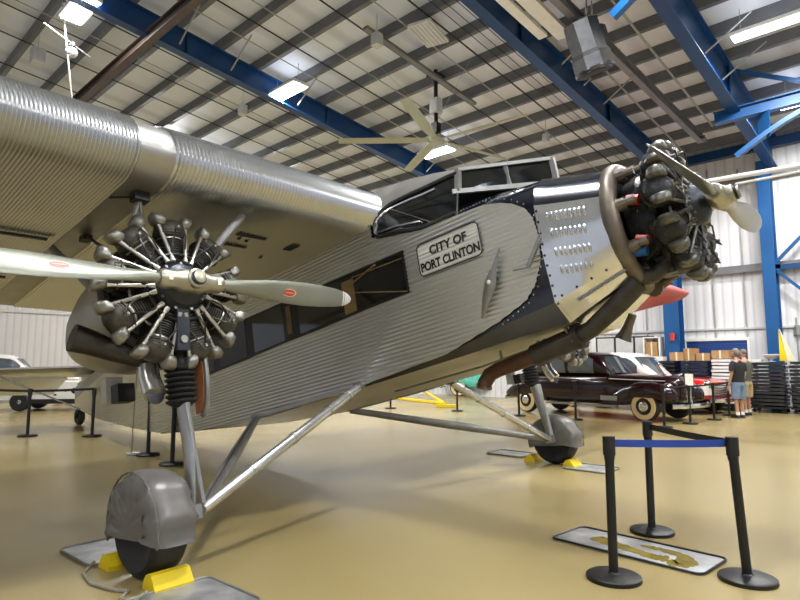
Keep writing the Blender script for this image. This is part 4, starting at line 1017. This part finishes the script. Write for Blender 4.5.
# ------------------------------------------------------------------ cars
def car(kind, loc, rz, lab, body, roof, glass='carglass', ww=True):
    t = thing('car', lab, 'car', loc, rz)
    K = {'old': dict(hood=1.16, cw=.42, top=1.80), 'fifties': dict(hood=1.12, cw=.8, top=1.80)}[kind]
    old = kind == 'old'
    if old:
        st = [(-2.85, .45, .5, .8), (-2.65, .66, .42, .98), (-2.2, .76, .36, 1.1), (-1.2, .82, .34, 1.16), (0, .82, .34, 1.17), (.75, .78, .34, 1.18), (1.1, .66, .36, 1.19), (2.0, .5, .42, 1.15), (2.5, .42, .46, 1.12), (2.62, .34, .5, 1.04), (2.66, .26, .55, .95)]
    else:
        st = [(-2.6, .75, .5, .95), (-2.45, .86, .4, 1.04), (-1.5, .9, .34, 1.1), (0, .92, .34, 1.1), (1.0, .92, .34, 1.1), (1.9, .9, .36, 1.06), (2.4, .86, .4, 1.0), (2.6, .76, .45, .92)]
    def sec(x, h, b, tp, n=20, e=.45):
        out = []
        for k in range(n):
            q = 2*pi*k/n; c, s_ = cos(q), sin(q)
            out.append((x, h*abs(c)**e*(1 if c >= 0 else -1), (b + tp)/2 + (tp - b)/2*abs(s_)**e*(1 if s_ >= 0 else -1)))
        return out
    bo = MB().loft([sec(*s_, e=.55 if old else .35) for s_ in st], lambda i, k: 0).build('body', [body], t, ang=50)
    if old: cs = [(-2.1, .3, 1.1, 1.25), (-1.75, .5, 1.1, 1.52), (-1.2, .62, 1.1, 1.74), (-.5, .66, 1.1, 1.80), (.15, .64, 1.1, 1.79), (.45, .62, 1.1, 1.70), (.78, .58, 1.1, 1.22)]
    else: cs = [(-2.4, .68, 1.0, 1.2), (-2.2, .72, 1.0, 1.7), (-1.6, .74, 1.0, 1.82), (-.4, .74, 1.0, 1.84), (.15, .72, 1.0, 1.78), (.55, .68, 1.0, 1.4), (.85, .66, 1.0, 1.1)]
    ro = MB()
    ro.loft([sec(x, h, b, tp, 20, .5) for x, h, b, tp in cs]); ro = ro.build('roof', roof, t, ang=50)
    # windows: panels just proud of the roof shell
    def zt(x): return lerp([(c[0], c[3]) for c in cs], x)
    def hw(x): return lerp([(c[0], c[1]) for c in cs], x)
    spans = ((-1.35, -.62), (-.5, .32)) if old else ((-2.1, -1.25), (-1.15, -.4), (-.3, .4))
    for s_ in (-1, 1):
        for x0, x1 in spans:
            m = MB(); rr = []
            for i in range(5):
                x = x0 + (x1-x0)*i/4; h = hw(x); tp_ = zt(x); b_ = 1.1 if old else 1.0; z1 = tp_ - .15; z0 = 1.2 if old else 1.16
                def yy(z, o): return s_*(h*max(0, 1 - abs((z - (b_ + tp_)/2)/((tp_ - b_)/2))**4)**.25 + o)
                zs_ = [z0 + (z1 - z0)*q/4 for q in range(5)]
                rr.append([(x, yy(z, .014), z) for z in zs_] + [(x, yy(z, -.03), z) for z in zs_[::-1]])
            m.loft(rr).build('side_window', glass, ro, ang=30)
    wx0, wz0, wx1, wz1 = (.86, 1.2, .50, 1.68) if old else (.88, 1.12, .36, 1.66)
    wwid = .50 if old else .6
    for s_ in (-1, 1):
        MB().add([(wx0 - .02, s_*.02, wz0), (wx0 - .12, s_*wwid, wz0), (wx1 - .08, s_*wwid*.92, wz1), (wx1 + .03, s_*.02, wz1), (wx0 - .08, s_*.02, wz0), (wx0 - .18, s_*wwid, wz0), (wx1 - .14, s_*wwid*.92, wz1), (wx1 - .03, s_*.02, wz1)],
             [(0, 1, 2, 3), (4, 7, 6, 5), (0, 4, 5, 1), (1, 5, 6, 2), (2, 6, 7, 3), (3, 7, 4, 0)]).build('windshield', glass, ro, ang=10)
        MB().tube([(wx0 - .02, s_*.01, wz0), (wx0 - .12, s_*wwid, wz0), (wx1 - .08, s_*wwid*.92, wz1), (wx1 + .03, s_*.01, wz1)], .02, 6).build('windshield_frame', body if old else 'chrome', ro)
    wf_, wr_ = 1.92, -1.92
    fy = .76 if old else .86
    for s_ in (-1, 1):
        if old:
            f = MB().loft([sec(x, h, b, tp, 16, .7) for x, h, b, tp in ((.6, .03, .35, .5), (.95, .1, .36, .66), (1.35, .2, .38, .9), (1.75, .25, .5, 1.0), (2.1, .26, .52, 1.0), (2.4, .24, .5, .94), (2.6, .18, .5, .84), (2.68, .08, .55, .74))], 0, Tr(0, s_*.66, 0)); f.build('front_fender', body, t, ang=50)
            f = MB().loft([sec(x, h, b, tp, 16, .7) for x, h, b, tp in ((-1.2, .04, .36, .6), (-1.45, .14, .4, .85), (-1.8, .2, .5, .98), (-2.2, .2, .46, .92), (-2.6, .14, .42, .76), (-2.8, .05, .45, .62))], 0, Tr(0, s_*.72, 0)); f.build('rear_fender', body, t, ang=50)
        for x in (wf_, wr_):
            w = MB().lathe([(.2, -.07), (.3, -.1), (.36, -.09), (.38, -.04), (.38, .04), (.36, .09), (.3, .1), (.2, .07)], 28, 0, Rx(pi/2)).build('wheel', 'rubber', t); w.location = (x, s_*(fy + .02), .38)
            MB().lathe([(.21, .075), (.215, .103), (.33, .103), (.335, .09)], 28, 0, (Rx(pi/2) if s_ < 0 else Rx(-pi/2))).build('whitewall', 'whitewall' if ww else 'rubber', w)
            MB().lathe([(.13, .09), (.125, .115), (.09, .14), (.02, .15)], 24, 0, (Rx(pi/2) if s_ < 0 else Rx(-pi/2))).build('hubcap', 'chrome', w)
            MB().lathe([(.215, .06), (.21, .098), (.13, .09), (.02, .09)], 24, 0, (Rx(pi/2) if s_ < 0 else Rx(-pi/2))).build('wheel_disc', 'maroon' if old else 'carred', w)
        hl = MB().ell((2.42 if old else 2.52, s_*(.58 if old else .66), .86), (.14, .12, .12)); hl.build('headlight', 'chrome', t)
        if old:
            MB().box((0, s_*.83, .34), (2.3, .16, .05)).build('running_board', 'strutd', t); MB().bar((2.3, s_*.46, 1.02), (.85, s_*.72, 1.06), .02, .025).bar((.85, s_*.8, 1.08), (-1.4, s_*.82, 1.06), .02, .02).build('trim_strip', 'chrome', t)
            MB().tube([(-.25, s_*.85, .98), (-.05, s_*.86, .98)], .015, 6).build('door_handle', 'chrome', t)
            MB().box((.9, s_*.82, .55), (.5, .03, .12)).build('fender_plate', 'strutd', t)
        else:
            MB().bar((2.4, s_*.9, .85), (-2.3, s_*.93, .85), .02, .04).build('trim_strip', 'chrome', t)
    # grille, bumpers
    gm = MB()
    if old:
        for k in range(9): y = -.2 + .05*k; gm.tube([(2.62 + .06*(1 - abs(y)/.2), y, .5), (2.62 + .06*(1 - abs(y)/.2), y, 1.0 - abs(y)*.4)], .014, 6)
    else:
        for k in range(5): gm.tube([(2.58, -.62, .55 + k*.07), (2.68, 0, .55 + k*.07), (2.58, .62, .55 + k*.07)], .018, 6)
    gm.build('grille', 'chrome', t)
    for s_, x in ((1, 2.86), (-1, -2.9)):
        MB().tube([(x - s_*.18, -.88, .42), (x, -.6, .42), (x + s_*.04, 0, .42), (x, .6, .42), (x - s_*.18, .88, .42)], .06, 10, flat=.5).tube([(x - s_*.3, -.4, .42), (x, -.4, .42)], .03, 6).tube([(x - s_*.3, .4, .42), (x, .4, .42)], .03, 6).build('bumper', 'chrome', t)
    MB().tube([(2.3 if old else 2.2, 0, 1.16 if old else 1.06), (2.5 if old else 2.35, 0, 1.2 if old else 1.08)], .02, 6).build('hood_ornament', 'chrome', t)
    return t
dirc = Vector((.6, -.79, 0)).normalized(); rzc = atan2(dirc.y, dirc.x)
ctr = Vector((5.68, 17.15, 0))
car('old', ctr, rzc, 'dark maroon vintage car with cream whitewall tires behind the far wheel', 'maroon', 'maroon')
c2 = car('fifties', Vector((7.75, 19.4, 0)), rzc, 'red car with white roof and chrome front parked behind the maroon car', 'carred', 'carwhite')
MB().box((2.3, 0, .72), (.62, 1.74, .3)).build('white_front_panel', 'carwhite', c2)
car('old', Vector((4.7, 27.2, 0)), radians(165), 'pale teal old car seen under the fuselage', 'teal', 'teal')

# ------------------------------------------------------------------ left vehicles
t = thing('tow_tractor', 'low white utility tractor with black tires at the far left behind the tail', 'vehicle', (-10.6, 19.2, 0), radians(8))
MB().rbox((-.2, 0, .62), (3.4, 1.3, .55), .08).box((.9, 0, .95), (.9, 1.2, .2)).build('body', 'offwhite', t, ang=20)
MB().rbox((-1.5, 0, 1.0), (.4, .9, .5), .08).tube([(-.6, .1, .9), (-.75, .1, 1.2)], .03, 6).build('seat', 'black', t)
MB().box((0, 0, .28), (3.0, 1.1, .12)).box((0, -.66, .3), (2.4, .05, .14)).build('chassis', 'black', t)
for x in (-1.2, 1.0):
    for y in (-.62, .62):
        w = MB().lathe([(.17, -.1), (.33, -.11), (.38, -.07), (.38, .07), (.33, .11), (.17, .1)], 24, 0, Rx(pi/2)).build('wheel', 'rubber', t); w.location = (x, y, .29); w.scale = (.75, 1, .75)
        MB().lathe([(.17, -.08), (.08, -.1), (.02, -.1), (.02, .1), (.08, .1), (.17, .08)], 20, 0, Rx(pi/2)).build('rim', 'offwhite', w)
mm_ = MB()
for x, z in ((-.6, .7), (.1, .62), (.5, .78), (-.2, .5)): mm_.box((x, -.655, z), (.08, .015, .05))
mm_.tube([(.35, -.66, .62), (.35, -.64, .62)], .09, 12).build('panel_fittings', 'blackm', t)
car('fifties', Vector((-15.2, 23.2, 0)), radians(25), 'white car behind the tailplane at the left edge', 'carwhite', 'carwhite', ww=False)
t = thing('wheeled_rack', 'low white wheeled frame near the tail wheel', 'rack', (-6.6, 14.9, 0), radians(20))
MB().bar((-.5, 0, .62), (.5, 0, .62), .04, .04).bar((-.5, 0, .35), (.5, 0, .35), .04, .04).bar((-.5, 0, .05), (-.5, 0, .8), .04, .04).bar((.5, 0, .05), (.5, 0, .8), .04, .04).bar((0, 0, .35), (0, 0, .62), .04, .04).bar((-.5, -.25, .03), (-.5, .25, .03), .05, .05).bar((.5, -.25, .03), (.5, .25, .03), .05, .05).build('frame', 'offwhite', t, smooth=False)
# yellow tow bar
tag(MB().tube([(1.5, 20.2, .12), (-.6, 23.3, .16)], .06, 8).tube([(1.5, 20.2, .12), (.62, 26.5, .5)], .06, 8).bar((1.2, 20.2, .05), (1.9, 20.2, .05), .3, .08).build('tow_bar', 'yellow'), 'yellow A-shaped tow bar lying under the fuselage', 'tow bar')

# ------------------------------------------------------------------ stacks along the far wall
def stack(a, b, wid, n, h, m_, lab, grp, dep=.75, cart=True, name='folding_table'):
    z0 = .2
    if cart:
        t = thing('table_cart', 'low black wheeled cart under the ' + grp, 'cart', W(a, b, 0), ANG1 - pi/2)
        MB().box((0, 0, .16), (wid, dep, .05)).box((-wid/2 + .03, 0, .5), (.04, dep*.6, .7)).build('deck', 'blackm', t, smooth=False)
        for x in (-wid*.4, wid*.4):
            for y in (-dep*.35, dep*.35): MB().lathe([(.05, -.02), (.06, -.01), (.06, .01), (.05, .02)], 14, 0, Tr(x, y, .07) @ Rx(pi/2)).build('caster', 'rubber', t)
    th = (h - z0)/n
    proto = None
    for k in range(n):
        p = W(a + random.uniform(-.02, .02), b + random.uniform(-.02, .02), z0 + th*k)
        if proto is None:
            t = thing(name, lab, 'table', p, ANG1 - pi/2, grp)
            MB().rbox((0, 0, th*.62), (wid - .04, dep, th*.68), .04).build('top', m_, t)
            MB().bar((-wid*.38, -dep*.42, th*.3), (-wid*.38, dep*.42, th*.15), .03, th*.28).bar((wid*.38, -dep*.42, th*.3), (wid*.38, dep*.42, th*.15), .03, th*.28).build('folded_legs', 'strutd', t, smooth=False)
            proto = t
        else:
            t = copy_tree(proto); t.location = p; t.rotation_euler = (random.uniform(-.012, .012), random.uniform(-.02, .02), ANG1 - pi/2 + random.uniform(-.03, .03))
stack(20.75, 4.32, .95, 12, 1.5, 'table', 'black folding table in the stack just right of the visitors', 'black tables stacked right of the visitors')
stack(20.75, 3.25, .98, 12, 1.52, 'table', 'black folding table in the stack at the right edge', 'black tables stacked at the right edge')
stack(20.75, 2.1, .98, 12, 1.5, 'table', 'black folding table in the stack beyond the right edge', 'black tables stacked beyond the right edge')
stack(20.8, 5.55, .6, 13, 1.6, 'offwhite', 'white folding table in the white stack behind the visitor in black', 'white tables stacked behind the visitors')
stack(20.8, 6.35, .85, 11, 1.55, 'table', 'black folding table in the stack behind the red hood', 'black tables stacked behind the red hood')
stack(20.8, 7.4, .95, 11, 1.55, 'table', 'black folding table in the stack left of the red hood, under the pale cartons', 'black tables stacked under the cartons')
def cbox(a, b, z, sx, sy, sz, rz, m_, lab):
    t = thing('carton', lab, 'box', W(a, b, z), ANG1 - pi/2 + rz)
    MB().box((0, 0, sz/2), (sx, sy, sz)).build('carton_body', m_, t, smooth=False)
    MB().box((0, -sy/2 + .001, sz*.5), (.05, .006, sz)).box((0, 0, sz + .002), (.05, sy, .004)).build('tape', 'cream', t, smooth=False)
cbox(20.75, 6.95, 1.56, .42, .35, .28, .2, 'card', 'brown carton on the black stack, leftmost of the open cartons')
cbox(20.75, 6.5, 1.56, .36, .3, .4, -.3, 'card', 'tilted pale brown carton in the middle of the stack top')
cbox(20.75, 6.12, 1.56, .4, .3, .24, .1, 'card', 'low brown carton right of the tilted one')
cbox(20.8, 5.6, 1.62, .5, .4, .26, 0, 'card', 'wide brown carton on the white stack before the blue door')
cbox(20.75, 7.6, 1.56, .5, .35, .14, 0, 'offwhite', 'flat white carton on the left black stack')
cbox(20.8, 4.75, 1.52, .55, .4, .07, .05, 'offwhite', 'flat white packet on the stack right of the visitors')
# partition panels
for k in range(3):
    b = 9.75 - k*.72
    t = thing('partition_panel', ('grey partition panel with dark posts, left of three behind the cars', 'grey partition panel with dark posts, middle of three behind the cars', 'grey partition panel with dark posts, right of three behind the cars')[k], 'partition', W(21.5, b, 0), ANG1 - pi/2)
    MB().box((0, 0, 1.2), (.64, .05, 2.4)).build('panel', 'grey', t, smooth=False)
    MB().box((-.35, 0, 1.23), (.05, .07, 2.46)).box((0, 0, 2.43), (.7, .06, .05)).build('post', 'black', t, smooth=False)
t = thing('storage_shelf', 'tall pale storage shelf with a carton behind the cars', 'shelf', W(21.4, 7.95, 0), ANG1 - pi/2)
MB().box((-.27, 0, 1.2), (.05, .4, 2.4)).box((.27, 0, 1.2), (.05, .4, 2.4)).box((0, 0, 2.38), (.56, .4, .04)).box((0, 0, 1.7), (.56, .4, .04)).box((0, 0, 1.0), (.56, .4, .04)).box((0, .19, 1.2), (.56, .02, 2.4)).build('shelf_frame', 'offwhite', t, smooth=False)
cbox(21.35, 7.95, 1.72, .4, .3, .5, 0, 'card', 'brown carton standing in the pale storage shelf')
# lamp reflector, yellow board
t = thing('floor_lamp', 'white bowl lamp standing among the tables before the right column', 'lamp', W(20.6, 4.2, 1.52))
MB().lathe([(.03, .0), (.03, .06), (.14, .1), (.22, .2), (.22, .22), (.02, .2)], 20).build('bowl', 'white', t); MB().lathe([(.1, 0), (.1, .015), (.03, .02)], 16).build('foot', 'offwhite', t)
t = thing('leaning_board', 'yellow and white pointed board leaning on the right blue column', 'board', W(20.95, 3.95, 1.54), ANG1 - pi/2)
def brd(x0, x1, xt): return MB().prism([(x0, 0), (x1, 0), (x1 + (xt - x1)*.55, .55), (xt, .98), (x0 + (xt - x0)*.5, .5)], -.02, .02, 0, Matrix(((1, 0, 0, 0), (0, 0, 1, 0), (0, 1, 0, 0), (0, 0, 0, 1))))
brd(-.1, .1, -.08).build('yellow_half', 'yellow', t); brd(.1, .32, -.06).build('white_half', 'cream', t)
# small things on columns
t = thing('wall_light', 'small round yellowish light on the left blue column', 'light', W(21.15, 7.45, 4.0)); MB().ell((0, 0, 0), (.1, .1, .11)).build('globe', 'cream', t); MB().box((0, 0, -.1), (.08, .1, .06)).build('bracket', 'blackm', t)
tag(MB().bar(W(21.1, 7.2, 2.25), W(21.1, 7.2, 2.5), .2, .08).build('fire_alarm', 'red'), 'small red alarm box on the left blue column', 'alarm')

# ------------------------------------------------------------------ pale tubes at right and people
t = thing('pale_boom', 'thick long pale boom running out of the right edge behind the nose propeller', 'boom', W(14, 4.0, 5.5))
MB().tube([(0, 0, 0), tuple(W(0, -4.5, -.12))], .055, 10).build('boom_tube', 'grey', t)
t = thing('pale_boom', 'thinner pale boom below the thick one at the right edge', 'boom', W(14, 3.3, 5.32))
MB().tube([(0, 0, 0), tuple(W(0, -4.0, .02))], .03, 10).build('boom_tube', 'grey', t)

def skin_obj(name, verts, edges, rad, m_, parent, root=0, sub=2):
    me = bpy.data.meshes.new(name); me.from_pydata(verts, edges, []); o = bpy.data.objects.new(name, me); COL.objects.link(o); o.parent = parent
    sk = o.modifiers.new('skin', 'SKIN'); sk.use_smooth_shade = True
    for i, r in enumerate(rad):
        rr = r if isinstance(r, tuple) else (r, r); me.skin_vertices[0].data[i].radius = rr
        me.skin_vertices[0].data[i].use_root = (i == root)
    s = o.modifiers.new('sub', 'SUBSURF'); s.levels = sub; s.render_levels = sub
    me.materials.append(M[m_]); return o
def person(loc, rz, lab, shirt, shorts, cap, arm='down'):
    t = thing('person', lab, 'person', loc, rz)                    # local -y is the way they face, z up
    V = [(0, 0, .98), (0, .01, 1.15), (0, .015, 1.35), (0, .0, 1.48), (0, -.01, 1.56), (0, -.04, 1.63),
         (.1, 0, .93), (.1, -.01, .52), (.1, .02, .1), (.1, -.06, .045), (.1, -.15, .03),
         (-.1, 0, .93), (-.1, -.02, .52), (-.1, .0, .1), (-.1, -.08, .045), (-.1, -.17, .03),
         (.18, .01, 1.43), (.235, .02, 1.16), (.235, -.06, .92), (.235, -.09, .84),
         (-.18, .01, 1.43), (-.235, .02, 1.16), (-.235, -.06, .92), (-.235, -.09, .84)]
    Ed = [(0, 1), (1, 2), (2, 3), (3, 4), (4, 5), (0, 6), (6, 7), (7, 8), (8, 9), (9, 10), (0, 11), (11, 12), (12, 13), (13, 14), (14, 15), (3, 16), (16, 17), (17, 18), (18, 19), (3, 20), (20, 21), (21, 22), (22, 23)]
    Rd = [(.145, .1), (.14, .095), (.155, .1), (.11, .075), .052, .055, .085, .055, .038, .042, .03, .085, .055, .038, .042, .03, .055, .04, .03, .03, .055, .04, .03, .03]
    t.scale = (1.06, 1.06, 1.03)
    b = skin_obj('body', V, Ed, Rd, 'skin', t)
    # head with features, one mesh parented to the body
    h = MB().ell((0, -.035, 1.70), (.078, .097, .118)).ell((0, -.135, 1.685), (.013, .022, .02)).ell((.08, -.03, 1.69), (.013, .025, .033)).ell((-.08, -.03, 1.69), (.013, .025, .033)).ell((0, -.115, 1.61), (.035, .02, .025))
    h.ell((0, -.128, 1.645), (.024, .008, .005), 1).ell((.03, -.125, 1.71), (.012, .008, .007), 1).ell((-.03, -.125, 1.71), (.012, .008, .007), 1)
    h.build('head', ['skin', 'hair'], t)
    MB().ell((0, -.02, 1.735), (.085, .1, .095)).build('cap' if cap else 'hair', 'cap' if cap else 'hair', t)
    if cap: MB().ell((0, -.13, 1.745), (.07, .09, .012)).build('cap_brim', 'cap', t); MB().ell((0, .02, 1.69), (.082, .085, .09)).build('hair', 'hair', t)
    for s in (-1, 1):                                              # hands: palm plus five fingers
        hb_ = MB().ell((s*.237, -.1, .80), (.018, .035, .045))
        for k in range(4): y = -.128 + .018*k; L2 = (.06, .075, .072, .06)[k]; hb_.tube([(s*.237, y, .77), (s*.236, y - .005, .77 - L2*.5), (s*.228, y - .008, .77 - L2)], [.009, .0085, .007], 7)
        hb_.tube([(s*.235, -.128, .82), (s*.228, -.15, .79), (s*.222, -.155, .765)], [.01, .009, .008], 7); hb_.build('hand', 'skin', t)
    def ring(z, hx, hy, cx=0, cy=0, n=20): return [(cx + hx*cos(2*pi*k/n), cy + hy*sin(2*pi*k/n), z) for k in range(n)]
    sh = MB().loft([ring(.9, .185, .135), ring(1.0, .178, .128), ring(1.15, .175, .125, 0, .01), ring(1.3, .195, .13, 0, .012), ring(1.42, .19, .115, 0, .01), ring(1.49, .12, .085), ring(1.52, .068, .066)], 0, None, False)
    for s in (-1, 1): sh.tube([(s*.13, .01, 1.43), (s*.2, .012, 1.38), (s*.232, .018, 1.22)], [.075, .075, .068], 12, cap=False)
    sh.build('shirt', shirt, t, ang=60)
    so = MB().loft([ring(.98, .17, .122), ring(.92, .185, .135), ring(.84, .192, .135)], 0, None, False)
    for s in (-1, 1): so.loft([ring(.88, .105, .13, s*.092), ring(.7, .105, .115, s*.1), ring(.5, .1, .105, s*.102)], 0, None, False)
    so.build('shorts', shorts, t, ang=60)
    for s, yo in ((1, 0), (-1, -.02)):
        MB().loft([[(s*.1 + w*cos(q), yo - .055 + l*sin(q), z) for q in [2*pi*k/16 for k in range(16)]] for z, w, l in ((.0, .05, .14), (.03, .052, .142), (.06, .045, .12), (.1, .042, .06))]).build('shoe', 'black', t)
        MB().tube([(s*.1, yo + .02, .08), (s*.1, yo + .02, .16)], .046, 12).build('sock', 'white', t)
    return t
pv = Vector((9.2, 16.2, 0))
person(pv, radians(-158), 'person in black t-shirt, blue-grey shorts and pale cap looking at the cars', 'tee', 'denim', True)
person(Vector((9.9, 17.05, 0)), radians(-150), 'person in grey-green shirt and khaki shorts half hidden behind the one in black', 'olive', 'khaki', False)
